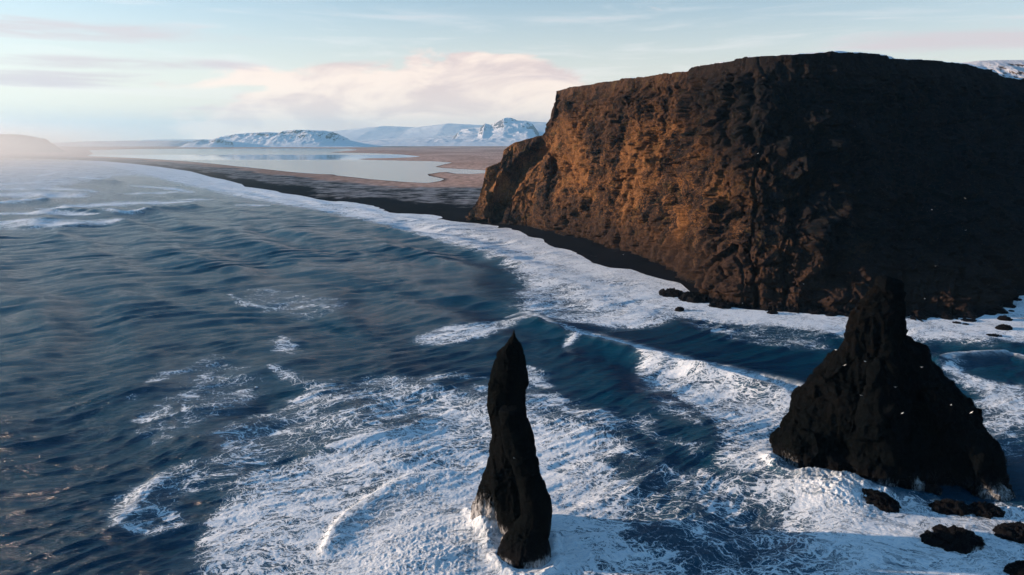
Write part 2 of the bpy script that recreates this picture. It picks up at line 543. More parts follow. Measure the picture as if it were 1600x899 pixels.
def mat_rock(name, dark, mid, warm, moss, wetline=None, hi=1.0):
    """rough volcanic rock: dark, brown and rusty patches, scrubby moss, strata"""
    m, g, out = material(name)
    p = g.new('ShaderNodeNewGeometry').outputs['Position']
    sepp = g.new('ShaderNodeSeparateXYZ'); g.put(sepp.inputs[0], p)
    z = sepp.outputs[2]
    n1 = g.noise(p, 0.018, 6, 0.62, 0.5)
    n2 = g.noise(g.mapv(p, scale=(1, 1, 0.55)), 0.11, 8, 0.68, 0.3)
    n3 = g.noise(p, 0.65, 7, 0.72)
    n4 = g.noise(g.mapv(p, scale=(1, 1, 0.25)), 0.22, 5, 0.7)
    c = g.mix(g.step(n2, 0.40, 0.60), dark, mid)
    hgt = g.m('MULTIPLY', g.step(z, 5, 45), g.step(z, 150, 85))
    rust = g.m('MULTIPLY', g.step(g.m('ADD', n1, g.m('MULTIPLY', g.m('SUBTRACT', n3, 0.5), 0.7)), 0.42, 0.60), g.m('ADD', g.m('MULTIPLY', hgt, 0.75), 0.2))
    painted_shade = g.attr('painted_shade')  # cliff's right-hand shade painted into the colour: darker rock, less rust and moss
    rust = g.m('MULTIPLY', rust, g.m('SUBTRACT', 1.0, g.m('MULTIPLY', painted_shade, 0.7)))
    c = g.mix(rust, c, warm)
    gm = g.m('MULTIPLY', g.step(g.noise(p, 0.09, 7, 0.75), 0.54, 0.64), g.step(n3, 0.40, 0.58))
    gm = g.m('MULTIPLY', gm, g.m('SUBTRACT', 1.0, g.m('MULTIPLY', painted_shade, 0.8)))
    c = g.mix(g.m('MULTIPLY', painted_shade, 0.85), c, dark)
    c = g.mix(g.m('MULTIPLY', gm, 0.75), c, moss)
    c = g.mix(g.m('MULTIPLY', g.step(n4, 0.47, 0.62), 0.45), c, dark)
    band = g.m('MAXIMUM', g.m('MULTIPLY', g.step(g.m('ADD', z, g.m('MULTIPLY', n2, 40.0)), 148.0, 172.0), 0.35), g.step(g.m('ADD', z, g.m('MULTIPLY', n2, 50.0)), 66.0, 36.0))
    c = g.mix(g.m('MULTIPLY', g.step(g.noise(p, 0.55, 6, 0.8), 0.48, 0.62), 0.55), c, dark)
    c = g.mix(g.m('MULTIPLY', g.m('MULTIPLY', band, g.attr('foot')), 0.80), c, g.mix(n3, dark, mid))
    c = g.mix(g.m('MULTIPLY', g.step(g.noise(p, 0.5, 6, 0.75), 0.58, 0.70), 0.4), c, (0.30 * hi, 0.20 * hi, 0.155 * hi))
    b = g.new('ShaderNodeBsdfPrincipled')
    rough = 0.9
    h = g.m('ADD', g.m('MULTIPLY', n3, 2.2), g.m('MULTIPLY', g.noise(p, 2.4, 4, 0.7), 0.5))
    if wetline is not None:
        wn = g.m('ADD', z, g.m('MULTIPLY', g.noise(p, 0.2, 4, 0.6), 6.0))
        wet = g.step(wn, wetline + 6, wetline)
        c = g.mix(wet, c, (0.010, 0.010, 0.012))
        rough = g.step(wet, 0, 1, 0.85, 0.35)
    at = g.attr('stream')
    sn = g.noise(g.mapv(p, scale=(1.5, 1.5, 0.42)), 1.0, 8, 0.78)
    sf = g.m('MULTIPLY', g.step(g.m('ADD', sn, g.m('MULTIPLY', at, 0.45)), 0.66, 0.98), 0.85)
    sf = g.m('MULTIPLY', sf, g.step(at, 0.0, 0.15))
    c = g.mix(sf, c, (0.80, 0.80, 0.82))
    g.put(b.inputs['Base Color'], c)
    g.put(b.inputs['Roughness'], rough)
    b.inputs['Specular IOR Level'].default_value = 0.02
    g.put(b.inputs['Normal'], g.bump(h, 1.0, 1.1))
    sg = g.attr('snowcap')
    sfac = g.step(g.m('ADD', sg, g.m('MULTIPLY', g.m('SUBTRACT', n3, 0.5), 0.8)), 0.45, 0.6)
    sb = g.new('ShaderNodeBsdfPrincipled')
    sb.inputs['Base Color'].default_value = (0.78, 0.80, 0.84, 1)
    sb.inputs['Roughness'].default_value = 0.8
    mx = g.new('ShaderNodeMixShader')
    g.put(mx.inputs[0], sfac)
    g.l.new(b.outputs[0], mx.inputs[1]); g.l.new(sb.outputs[0], mx.inputs[2])
    g.l.new(mx.outputs[0], out.inputs['Surface'])
    return m


def mat_mountain(name, rock, amount, scale=1.0, tint=(0.80, 0.79, 0.82)):
    m, g, out = material(name)
    geo = g.new('ShaderNodeNewGeometry')
    p = geo.outputs['Position']
    bare = g.attr('bare')
    n = g.noise(g.mapv(p, scale=(1, 1, 2.5)), 0.006 * scale, 8, 0.68, 0.2)
    f = g.step(g.m('ADD', g.m('MULTIPLY', bare, 1.0), g.m('MULTIPLY', g.m('SUBTRACT', n, 0.5), 1.1)), 0.62 - amount, 0.86 - amount)
    c = g.mix(f, tint, rock)
    b = g.new('ShaderNodeBsdfPrincipled')
    g.put(b.inputs['Base Color'], c)
    b.inputs['Roughness'].default_value = 0.9
    b.inputs['Specular IOR Level'].default_value = 0.1
    g.put(b.inputs['Normal'], g.bump(n, 0.7, 30.0))
    g.l.new(b.outputs[0], out.inputs['Surface'])
    return m


M_SEA = mat_sea()
M_LAG = mat_lagoon()
M_GROUND = mat_ground()
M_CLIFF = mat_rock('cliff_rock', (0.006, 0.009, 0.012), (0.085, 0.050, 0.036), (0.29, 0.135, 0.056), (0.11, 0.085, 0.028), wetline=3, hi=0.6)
M_STACK = mat_rock('stack_rock', (0.0025, 0.004, 0.005), (0.005, 0.006, 0.007), (0.010, 0.008, 0.007), (0.006, 0.007, 0.006), wetline=4, hi=0.06)
M_SNOWHILL = mat_mountain('snowy_hill', (0.07, 0.055, 0.05), 0.02)
M_FARMT = mat_mountain('far_mountain', (0.09, 0.09, 0.11), -0.02)
M_GLACIER = mat_mountain('glacier', (0.35, 0.38, 0.45), -0.35, tint=(0.84, 0.84, 0.87))
M_HEAD = mat_mountain('hazy_headland', (0.24, 0.17, 0.14), 1.3, 4)
M_COAST = mat_mountain('coast_land', (0.52, 0.30, 0.19), 0.7, 6)
M_PLATEAU = mat_mountain('plateau_slope', (0.12, 0.08, 0.06), 0.05, 6)

# ------------------------------------------------------------------ polar sheets
def polar(azs, deps):
    A, D = np.meshgrid(np.radians(azs), np.radians(deps))
    rr = CAM_H / np.tan(D)
    return rr * np.sin(A), rr * np.cos(A), rr


az_f = np.arange(-41, 43.01, 0.072)
azs = np.concatenate([np.arange(-180, -41, 2.0), az_f, np.arange(43.5, 180.01, 2.0)])
azs[-1] = 180.0
deps = np.concatenate([np.linspace(80, 42, 60, endpoint=False), np.arange(42, 9, -0.046), np.arange(9, 1.2, -0.024), np.linspace(1.2, 0.17, 40)])
X, Y, RR = polar(azs, deps)
dr = np.abs(np.gradient(RR, axis=0)); da = np.abs(RR * np.gradient(np.radians(azs))[None, :])

# ---- distance to the coast, positive over the sea
land_in = inside(X, Y, land_poly)
ds, _, _ = dist_line(X, Y, shore)
dshore = np.where(land_in, -ds, ds)


def L(pts, z=0.0): return [P(a, b, z) for a, b in pts]


near = (RR < 9000)
Xn, Yn = X[near], Y[near]
edge_n = fbm2(Xn / 28, Yn / 28, 4, 5, 0.6) * 14 + fbm2(Xn / 7, Yn / 7, 3, 8, 0.6) * 3
foam = np.zeros(Xn.shape); dense = np.zeros(Xn.shape)
bub = np.zeros(Xn.shape)
Rn = RR[near]
px_m = Rn / 1000.0                               # how much softer far edges are


def add(arr, v):
    return 1 - (1 - arr) * (1 - np.clip(v, 0, 1))


def area(pts, level, soft=8, noise=1.0, arr='foam'):
    global foam, dense
    poly = L(pts)
    sd = sdist(Xn, Yn, poly) + edge_n * noise
    v = sstep(sd, -soft, soft) * level
    if arr == 'foam': foam = np.maximum(foam, v)
    elif arr == 'dense': dense = np.maximum(dense, v)
    elif arr == 'hole':
        foam = foam * (1 - v); dense = dense * (1 - v)


def streak(pts, width, level, noise=0.25, arr='foam', taper=True, z=0.0):
    global foam, dense
    d, _, t = dist_line(Xn, Yn, L(pts, z))
    d = d + edge_n * noise
    wd = width * (1 - 0.75 * np.abs(2 * t - 1) ** 2) if taper else width
    v = np.exp(-np.maximum(d, 0) ** 2 / (wd ** 2)) * level
    if arr == 'foam': foam = np.maximum(foam, v)
    else: dense = np.maximum(dense, v)


# surf belt along the beach and under the cliff
dsn = dshore[near]
belt_outer = L([(150, 258), (230, 275), (300, 292), (360, 306), (430, 318), (520, 333), (600, 352), (680, 376), (740, 392), (790, 412), (815, 445), (800, 480), (862, 500),
                (940, 512), (1010, 512), (1060, 500), (1130, 506), (1200, 512), (1260, 518), (1320, 530), (1420, 530), (1500, 536), (1600, 540), (1800, 545)])
dbo, sbo, _ = dist_line(Xn, Yn, belt_outer)
rel = dsn / (dsn + dbo + 1e-6)                    # 0 at the shore, 1 at the outer edge
belt = np.where((sbo > 0) & (dsn > -60), 1.0, 0.0)
wb = 7 + 10 * px_m
belt_v = sstep(np.where(sbo > 0, dbo, -dbo) + edge_n * 0.9, -wb, wb)
foam = np.maximum(foam, belt_v * (0.76 + 0.2 * fbm2(Xn / 22, Yn / 22, 3, 3)))
dense = np.maximum(dense, sstep(dsn, 34 + 25 * px_m, 4 + 10 * px_m) * (belt_v > 0) * 0.97)
streak([(560, 335), (640, 352), (720, 372), (790, 395), (860, 425), (950, 455), (1040, 470), (1100, 485)], 9, 0.9, 0.4, 'dense', False)
streak([(800, 400), (870, 440), (980, 480)], 14, 0.8, 0.4, 'foam')
streak([(1100, 492), (1180, 505), (1250, 500), (1330, 508)], 7, 0.85, 0.3, 'dense')
streak([(1420, 500), (1500, 515), (1600, 500)], 9, 0.8, 0.3, 'dense')
area([(1000, 520), (1080, 505), (1180, 515), (1310, 540), (1300, 580), (1240, 600), (1150, 570), (1050, 545)], 0.92, 6, 0.5, 'hole')
area([(1060, 505), (1200, 505), (1300, 520), (1290, 545), (1150, 535)], 0.38, 6, 0.6)
area([(810, 445), (900, 470), (930, 490), (870, 497), (790, 480)], 0.25, 6, 0.6, 'hole')
# long patch of old foam left of the breaker
area([(650, 525), (700, 510), (770, 503), (830, 492), (800, 512), (760, 528), (700, 540), (655, 538)], 0.62, 5, 0.4)
# breaker: crest and the broken water behind it
crest = [(800, 492), (835, 497), (870, 508), (905, 522), (950, 533), (1000, 545), (1060, 562), (1110, 575), (1170, 592), (1245, 612)]
streak([(905, 520), (950, 531), (1000, 543), (1060, 560), (1110, 573), (1170, 590), (1245, 610)], 4.0, 1.0, 0.12, 'dense', False)
streak([(790, 494), (815, 490), (845, 498), (870, 508)], 3.2, 0.9, 0.15, 'dense')
area([(870, 505), (950, 528), (1060, 556), (1170, 586), (1250, 608), (1245, 622), (1150, 600), (1000, 556), (900, 528)], 0.62, 3, 0.5)
area([(985, 548), (1060, 562), (1110, 577), (1180, 594), (1260, 614), (1240, 660), (1215, 700), (1205, 760), (1120, 740), (1120, 660), (1060, 625), (1000, 590)], 0.72, 6, 0.6)
area([(1040, 610), (1100, 640), (1120, 700), (1080, 720), (1010, 680), (960, 640)], 0.5, 8, 0.8)
streak([(790, 492), (815, 488), (835, 493), (870, 504), (905, 517), (940, 527), (1000, 541), (1060, 558), (1110, 572), (1170, 589), (1245, 610)], 2.6, 1.0, 0.16, 'dense', False, 3.0)
streak([(880, 545), (900, 532), (930, 528)], 3.0, 0.9, 0.1)
area([(985, 600), (1030, 596), (1040, 615), (1000, 618)], 0.55, 3, 0.4)
# main field of foam in the foreground
area([(265, 899), (285, 830), (330, 775), (400, 738), (470, 715), (540, 690), (620, 662), (700, 640), (760, 625), (840, 640), (900, 655), (980, 680), (1060, 720),
      (1150, 740), (1230, 745), (1400, 770), (1620, 800), (1620, 1400), (200, 1400)], 0.70, 7, 0.7)
area([(560, 735), (640, 700), (760, 690), (870, 700), (900, 760), (930, 850), (900, 960), (700, 1100), (400, 1100), (500, 850)], 0.82, 8, 0.6)
area([(500, 870), (540, 800), (620, 755), (700, 742), (780, 740), (870, 770), (890, 899), (860, 1150), (560, 1150)], 0.58, 5, 0.35, 'dense')
area([(1230, 740), (1300, 735), (1380, 765), (1450, 790), (1620, 810), (1620, 1300), (1380, 1100), (1300, 899), (1260, 800)], 0.68, 6, 0.5, 'dense')
area([(640, 610), (760, 600), (850, 590), (900, 620), (980, 640), (1000, 700), (700, 700)], 0.50, 8, 0.8)
streak([(520, 700), (600, 690), (680, 668), (760, 655)], 9, 0.80, 0.6)
area([(860, 680), (950, 690), (1000, 760), (980, 830), (900, 840), (850, 780)], 0.80, 8, 0.8)
# darker gaps
area([(960, 690), (1060, 700), (1180, 770), (1290, 870), (1330, 1000), (1060, 1000), (1000, 860), (950, 780)], 0.34, 9, 0.9, 'hole')
area([(250, 830), (300, 800), (330, 860), (300, 960), (200, 960)], 0.6, 5, 0.4, 'hole')
area([(850, 560), (930, 555), (990, 590), (1040, 640), (980, 650), (900, 625), (840, 600)], 0.75, 6, 0.5, 'hole')
area([(1010, 640), (1100, 670), (1110, 690), (1040, 690)], 0.75, 4, 0.4, 'hole')
area([(540, 800), (610, 770), (660, 760), (650, 800), (600, 850), (540, 870)], 0.25, 6, 0.5, 'hole')
# thin crest arcs and lone wisps
streak([(508, 858), (520, 830), (545, 803), (575, 782), (605, 762), (640, 746), (690, 738), (745, 741)], 1.6, 1.0, 0.04, 'dense', False)
streak([(180, 828), (205, 798), (225, 772), (255, 742), (300, 725)], 6.5, 0.62, 0.5)
area([(180, 828), (215, 770), (260, 735), (320, 715), (400, 705), (380, 740), (300, 775), (270, 820), (200, 832)], 0.42, 5, 0.8)
streak([(178, 828), (200, 806), (214, 784), (222, 772)], 1.5, 0.8, 0.12, 'dense')
streak([(215, 780), (260, 800), (275, 815), (240, 830), (190, 826)], 4.0, 0.55, 0.2)
streak([(335, 573), (322, 598), (300, 625), (290, 648)], 6.8, 0.60, 0.6)
streak([(235, 602), (262, 587), (300, 578)], 6.0, 0.44, 0.6)
streak([(330, 622), (365, 612), (397, 602)], 6.0, 0.56, 0.6)
streak([(350, 685), (380, 665), (420, 648), (452, 640)], 7.6, 0.56, 0.6)
streak([(340, 720), (380, 700), (430, 690)], 7.6, 0.50, 0.6)
streak([(225, 660), (255, 650), (275, 655)], 8.5, 0.54, 0.6)
streak([(440, 528), (442, 545), (458, 556)], 6.8, 0.56, 0.6)
streak([(360, 462), (392, 478), (438, 482)], 6, 0.60, 0.3)
streak([(480, 482), (500, 478), (515, 484)], 6, 0.5, 0.3)
streak([(420, 575), (480, 600), (560, 610), (640, 640)], 8, 0.50, 0.4)
streak([(640, 600), (700, 585), (760, 590)], 7, 0.45, 0.4)
streak([(820, 570), (850, 600), (880, 640)], 6, 0.6, 0.4)
streak([(480, 690), (560, 640), (640, 625)], 8, 0.55, 0.4)
area([(330, 690), (420, 630), (560, 590), (700, 585), (770, 630), (600, 690), (470, 710), (340, 740)], 0.47, 10, 1.4)
area([(210, 640), (280, 580), (340, 560), (420, 590), (400, 640), (300, 680), (220, 680)], 0.36, 9, 1.6)
area([(380, 450), (480, 455), (560, 480), (480, 500), (400, 485)], 0.34, 9, 1.6)
# sheltered water right of the large stack
area([(1462, 575), (1500, 565), (1560, 590), (1620, 600), (1620, 760), (1560, 690), (1520, 620)], 0.66, 5, 0.5)
crest2 = [(1480, 568), (1500, 560), (1535, 556), (1570, 552), (1600, 560), (1650, 572)]
streak(crest2, 2.6, 0.95, 0.08, 'dense', False)
area([(1500, 575), (1560, 566), (1620, 585), (1620, 605), (1540, 596)], 0.85, 4, 0.3, 'hole')
area([(1570, 680), (1640, 660), (1640, 770), (1585, 770)], 0.6, 4, 0.4, 'hole')
# far rows of breakers on the left
for pts, wd, lv in (([(-200, 251), (0, 252), (90, 254), (150, 256)], 90, 0.9), ([(-60, 273), (0, 272.5), (25, 272)], 16, 1.0), ([(60, 276), (80, 271), (88, 269)], 18, 0.8),
                    ([(-60, 262), (40, 262), (100, 265)], 60, 0.75), ([(85, 281), (130, 279), (156, 283)], 20, 1.0), ([(-40, 290), (100, 283)], 40, 0.6),
                    ([(-80, 322), (0, 318), (45, 314), (78, 312)], 15, 1.0), ([(70, 326), (130, 322), (200, 318), (295, 316)], 22, 0.9),
                    ([(160, 331), (195, 334), (226, 330)], 8, 1.0), ([(-80, 305), (40, 303), (120, 308)], 40, 0.55), ([(0, 345), (90, 350), (180, 345)], 26, 0.45), ([(-60, 257), (60, 258), (170, 262)], 30, 0.95), ([(-60, 266), (60, 267), (140, 270)], 26, 0.9), ([(-60, 297), (60, 294), (150, 299)], 14, 0.9), ([(200, 290), (260, 294), (300, 300)], 10, 0.8), ([(-60, 335), (60, 333), (150, 336)], 10, 0.85),
                    ([(190, 303), (300, 300)], 14, 0.45), ([(270, 313), (330, 312)], 9, 0.7), ([(370, 320), (420, 322)], 7, 0.7)):
    streak(pts, wd, lv, 1.1 if wd > 20 else 0.5, 'foam' if lv < 0.8 else 'dense')
    streak(pts, wd * 2.5, 0.75, 0.6)
# rings of whitewater round the stacks
area([(-900, 250), (150, 252), (260, 268), (330, 284), (200, 275), (60, 300), (-900, 300)], 0.55, 60, 2.0)
stack_foot = [P(798, 838), P(1385, 742), P(820, 880)]
for (fx, fy), r0 in ((P(795, 815), 13), (P(820, 872), 12)):
    d = np.hypot(Xn - fx, Yn - fy)
    dense = np.maximum(dense, sstep(d + edge_n * 0.3, r0 + 8, r0 - 2) * 0.9)
hole_land = sstep(dsn, -3, 1)
foam = np.clip(foam, 0, 1); dense = np.clip(dense, 0, 1)

# ---- water height
H = np.zeros(X.shape)
DX = np.zeros(X.shape); DY = np.zeros(X.shape)
rng = np.random.RandomState(4)
spacing = np.maximum(dr, da)
band = RR < 6000
Xb, Yb, Sb = X[band].astype(np.float32), Y[band].astype(np.float32), spacing[band].astype(np.float32)
hb_ = np.zeros(Xb.shape, np.float32); dxb = np.zeros_like(hb_); dyb = np.zeros_like(hb_)
grp = 0.75 + 0.5 * fbm2(Xb / 120, Yb / 120, 3, 21)
Xw = Xb + 14 * perlin2(Xb / 70, Yb / 70, 301); Yw = Yb + 14 * perlin2(Xb / 70, Yb / 70, 302)
for i in range(84):
    lam = 2.6 * (90 / 2.6) ** (rng.rand() ** 1.15)
    if lam > 38:
        th = math.atan2(0.64, 0.77) + rng.randn() * 0.22
        amp = 0.0035 * lam
    else:
        th = math.atan2(0.84, -0.54) + rng.randn() * 0.26
        amp = 0.021 * lam ** 0.50 * (0.85 + 0.6 * sstep(RR[band], 300, 1200).astype(np.float32))
    k = 2 * math.pi / lam
    ph = k * (math.cos(th) * Xw + math.sin(th) * Yw) + rng.rand() * 6.28
    at = np.clip((lam / Sb - 2.5) / 3.0, 0, 1) * amp
    if lam < 30: at = at * grp
    c_, s_ = np.cos(ph), np.sin(ph)
    hb_ += at * c_
    dxb -= at * 0.95 * math.cos(th) * s_
    dyb -= at * 0.95 * math.sin(th) * s_
H[band] = hb_; DX[band] = dxb; DY[band] = dyb
cut = np.ones(X.shape); cut[near] = 1 - 0.72 * np.clip(foam * 0.9 + dense * 0.5, 0, 1) * sstep(Rn, 900, 350)
H *= cut; DX *= cut; DY *= cut
calm_near_shore = sstep(dshore, -5, 60)
H *= 0.25 + 0.75 * calm_near_shore
Hn = H[near]


def crest_wave(pts, amp, w_near, w_far, z=0.0, side_flip=1):
    global Hn
    d, s, t = dist_line(Xn, Yn, L(pts, z))
    d = d + edge_n * 0.08
    d = d * s * side_flip
    a = amp * sstep(t, 0.0, 0.12) * sstep(t, 1.0, 0.80) * (1 + 0.35 * perlin2(Xn / 14, Yn / 14, 40))
    prof = np.where(d < 0, np.exp(-(d / w_near) ** 2), np.exp(-(d / w_far) ** 2))
    Hn = Hn + a * prof


crest_wave([(770, 492), (835, 497), (870, 508), (905, 522), (950, 533), (1000, 545), (1060, 562), (1110, 575), (1170, 592), (1245, 612), (1330, 630)], 3.6, 11, 2.4, 3.0)
crest_wave([(1440, 575), (1500, 560), (1535, 556), (1570, 552), (1600, 560), (1700, 580)], 3.0, 9, 3.0)
crest_wave([(500, 880), (508, 858), (520, 830), (545, 803), (575, 782), (605, 762), (640, 746), (690, 738), (745, 741)], 1.0, 5.0, 1.4)
crest_wave([(160, 850), (205, 798), (225, 772), (255, 742), (330, 715)], 0.9, 6, 2.5)
crest_wave([(40, 332), (120, 330), (200, 333), (240, 328), (330, 320)], 4.5, 24, 8)
crest_wave([(-80, 322), (0, 318), (45, 314), (90, 311)], 4.0, 30, 10)
crest_wave([(70, 282), (130, 279), (156, 283), (200, 286)], 5.0, 50, 16)
for _ in range(34):                                # small unbroken swells and rollers in the surf belt
    cx = rng.uniform(-100, 1000); cy = rng.uniform(350, 720)
    if cx > 700 and cy < 520: continue
    x0, y0 = P(cx, cy)
    th = math.atan2(-0.5, -0.84) + rng.randn() * 0.3
    ln = rng.uniform(14, 40)
    a_ = (x0 - math.cos(th) * ln, y0 - math.sin(th) * ln); b_ = (x0 + math.cos(th) * ln, y0 + math.sin(th) * ln)
    m_ = (np.abs(Xn - x0) < 90) & (np.abs(Yn - y0) < 90)
    d, s, t = dist_line(Xn[m_], Yn[m_], [a_, b_])
    Hn[m_] += rng.uniform(0.3, 0.8) * np.exp(-(d / 6) ** 2) * sstep(t, 0, 0.4) * sstep(t, 1, 0.6)
# heaped white water
cl = fbm2(Xn / 9, Yn / 9, 4, 60, 0.6, True); cs = fbm2(Xn / 1.9, Yn / 1.9, 4, 70, 0.66, True)
amt = np.clip(foam * 0.8 + dense * 0.7, 0, 1.3) * sstep(Rn, 3000, 500)
near_rock = np.exp(-(np.hypot(Xn - P(1305, 768)[0], Yn - P(1305, 768)[1]) / 10) ** 2) * 2.8
near_rock += np.exp(-(np.hypot(Xn - P(768, 822)[0], Yn - P(768, 822)[1]) / 6) ** 2) * 2.4
dr_, _, _ = dist_line(Xn, Yn, L([(1203, 715), (1212, 742), (1250, 748), (1300, 752), (1345, 768), (1400, 774), (1460, 776), (1500, 792), (1560, 800), (1592, 792)]))
near_rock += np.exp(-(dr_ / 3.0) ** 2) * 1.3 * (1 + 0.8 * perlin2(Xn / 4, Yn / 4, 77))
dr_, _, _ = dist_line(Xn, Yn, L([(735, 800), (760, 835), (775, 880), (800, 900), (850, 905), (872, 880), (868, 840)]))
near_rock += np.exp(-(dr_ / 1.6) ** 2) * 0.8 * (1 + 0.8 * perlin2(Xn / 3, Yn / 3, 78))
near_rock += np.exp(-(np.hypot(Xn - P(650, 870)[0], Yn - P(650, 870)[1]) / 12) ** 2) * 0.8
shore_fade = sstep(dsn, 0, 25)
Hn = Hn + amt * (0.22 * cl + 0.20 * cs) * (1 - 0.80 * dense) * (0.15 + 0.85 * shore_fade) + near_rock * (0.9 + 0.3 * cs)
Hn = np.where(dsn < 12, Hn * sstep(dsn, -6, 12), Hn)
H[near] = Hn
F = np.zeros(X.shape); Dn = np.zeros(X.shape)
F[near] = foam; Dn[near] = dense
sea = mesh_from_grid('sea', X + DX, Y + DY, H, keep=(dshore > -70 - 0.02 * RR) | (RR < 300), mat=M_SEA, attrs={'foam': F, 'dense': Dn})
tag(sea, 'dark blue sea with white surf and foam', kind='structure')
print('sea', len(sea.data.vertices))

# ------------------------------------------------------------------ ground: beach, spit and plain
gaz = np.concatenate([np.arange(-60, -42, 1.0), np.arange(-42, 4, 0.09), np.arange(4, 42, 0.16), np.arange(42, 70, 1.0)])
gdep = np.concatenate([np.arange(16, 5, -0.12), np.arange(5, 0.6, -0.03), np.linspace(0.6, 0.17, 60)])
GX, GY, GR = polar(gaz, gdep)
gi = inside(GX, GY, land_poly)
gd, _, _ = dist_line(GX, GY, shore)
wob = fbm2(GX / 25, GY / 25, 3, 90) * 2.0
gsd = np.where(gi, gd, -gd)
ld = sdist(GX, GY, lag)                          # + inside the lagoon
GZ = np.clip(gsd * 0.06, -4, 2.5) + np.clip((gsd - 60) * 0.01, 0, 1.5)
GZ = np.where(ld > -220, np.minimum(GZ, np.clip(-ld * 0.02, -1.5, 4)), GZ)
GZ = GZ + np.where(GZ > 0.6, fbm2(GX / 90, GY / 90, 5, 31) * 1.2, 0)
GZ = GZ + np.where((GR > 9000) & (ld < -300), sstep(-ld, 300, 3000) * 6, 0)
tt = gsd / (gsd + np.maximum(-ld, 0) + 1)
nz = fbm2(GX / 260, GY / 420, 5, 14, 0.6)
nz2 = fbm2(GX / 60, GY / 60, 5, 17, 0.6)
gpx, gpy = to_px(GX, GY, GZ)
spit = (GR < 5200)
grass = np.where(GR < 7000, sstep(tt + nz * 0.45, 0.46, 0.66) * sstep(-ld, 2, 30), 1.0)
grass = np.where((ld < 0) & (gsd > 500), np.maximum(grass, sstep(gsd, 600, 1500) * 0.95), grass)
snow = sstep(tt + nz * 0.3, 0.06, 0.17) * sstep(tt + nz * 0.3, 0.80, 0.5) * (0.62 + nz2 * 0.6)
snow = np.where(GR < 7000, snow, 0.1)
wet = sstep(gsd, 26, 2)
ground = mesh_from_grid('ground', GX, GY, GZ, keep=(gsd > -120 - 0.03 * GR), mat=M_GROUND, attrs={'grass': grass, 'snow': snow, 'wet': wet})
tag(ground, 'black sand beach and brown plain', kind='structure')

LX, LY, LR = polar(np.arange(-36, 2, 0.1), np.concatenate([np.arange(4.2, 0.6, -0.03), np.linspace(0.6, 0.3, 20)]))
lpx, lpy = to_px(LX, LY, LX * 0)
lsd = sdist(LX, LY, lag)
calm = sstep(LY, P(400, 252)[1], P(400, 249)[1]) * sstep(LY, P(400, 241)[1], P(400, 243)[1])
calm = np.clip(calm + 0.15 * fbm2(LX / 500, LY / 900, 3, 5), 0, 1)
lagoon = mesh_from_grid('lagoon', LX, LY, LX * 0 + 0.15, keep=lsd > -80 - 0.0 * LR, mat=M_LAG, attrs={'calm': calm})
tag(lagoon, 'calm pale lagoon behind the beach', kind='structure')


# ------------------------------------------------------------------ mountains
def mountain(name, px, D, depth, mat, rough=0.25, seed=1, label='', foot=0.0, nx=500, ny=120, scale=None):
    xs_px = np.array([p_[0] for p_ in px], float)
    hw = np.array([PY(p_[0], p_[1], D) for p_ in px])
    x = np.linspace(hw[0, 0], hw[-1, 0], nx)
    h = np.interp(x, hw[:, 0], hw[:, 1])
    v = np.linspace(-1.0, 1.0, ny)
    XX, VV = np.meshgrid(x, v)
    HH = np.broadcast_to(h, XX.shape)
    sc_ = scale or depth * 0.35
    wig = fbm2(XX / sc_, VV * depth / sc_, 6, seed, 0.55)
    rid = fbm2(XX / (sc_ * 0.6), VV * depth / (sc_ * 1.2), 6, seed + 9, 0.55, True)
    prof = 1 - np.abs(VV) ** 1.25
    ZZ = (HH - foot) * np.clip(prof + rough * (wig * 0.9 + rid * 0.35) * (1 - np.abs(VV)) * sstep(np.abs(VV), 0.0, 0.25), -0.02, 1.06) + foot
    ZZ = np.where(np.abs(VV) < 0.02, HH, ZZ)
    YY = D + VV * depth
    gy, gx = np.gradient(ZZ)
    slope = np.hypot(gy / (depth * 2 / ny), gx / (x[1] - x[0]))
    bare = sstep(slope, 0.25, 0.75)
    o = mesh_from_grid(name, XX, YY, ZZ - 2, mat=mat, attrs={'bare': bare})
    tag(o, label, kind='structure')
    return o


mountain('glacier_hills', [(380, 215), (450, 207), (480, 203), (510, 206), (560, 201), (600, 197), (650, 199), (700, 193), (760, 196), (810, 189), (860, 192), (930, 187), (1050, 192), (1200, 190)], 25000, 6000, M_GLACIER, 0.12, 3,
         'white glacier slopes fading into cloud')
mountain('far_mountain', [(540, 226), (570, 219), (620, 216), (680, 214), (715, 211), (722, 202), (738, 200), (752, 199), (759, 193), (768, 197), (781, 190), (788, 187), (800, 188), (822, 189), (832, 194), (840, 205), (870, 210), (1000, 210), (1100, 222)],
         20000, 3400, M_FARMT, 0.42, 21, 'craggy snow covered mountain', nx=800, ny=200)
mountain('low_snow_hill', [(500, 231), (540, 223), (600, 219), (700, 217), (800, 216), (900, 216), (1000, 220), (1100, 231)], 15500, 1600, M_FARMT, 0.4, 31, 'low snowy foothills', nx=600)
mountain('table_mountain', [(318, 229), (330, 221), (350, 213), (385, 208), (415, 206.5), (440, 207.5), (447, 204), (470, 203), (505, 204), (520, 206.5), (527, 211), (545, 219), (575, 226), (610, 231)],
         13200, 1150, M_SNOWHILL, 0.4, 41, 'flat topped snowy mountain across the lagoon', nx=700, ny=180)
mountain('brown_hill', [(288, 231), (297, 225), (305, 219), (318, 218), (330, 220), (345, 217), (360, 222), (372, 229)], 12300, 500, M_PLATEAU, 0.4, 51, 'low brown hill at the lagoon end')
mountain('far_plateau', [(215, 223), (226, 218.6), (260, 218.0), (330, 217.8), (420, 218), (430, 223)], 24000, 900, M_PLATEAU, 0.15, 61, 'thin blue plateau on the horizon')
mountain('low_coast_land', [(-900, 224), (60, 224), (100, 222.5), (130, 221), (200, 219.8), (280, 219.8), (300, 222), (320, 228)], 14500, 1500, M_COAST, 0.25, 65, 'low orange brown land beyond the lagoon')
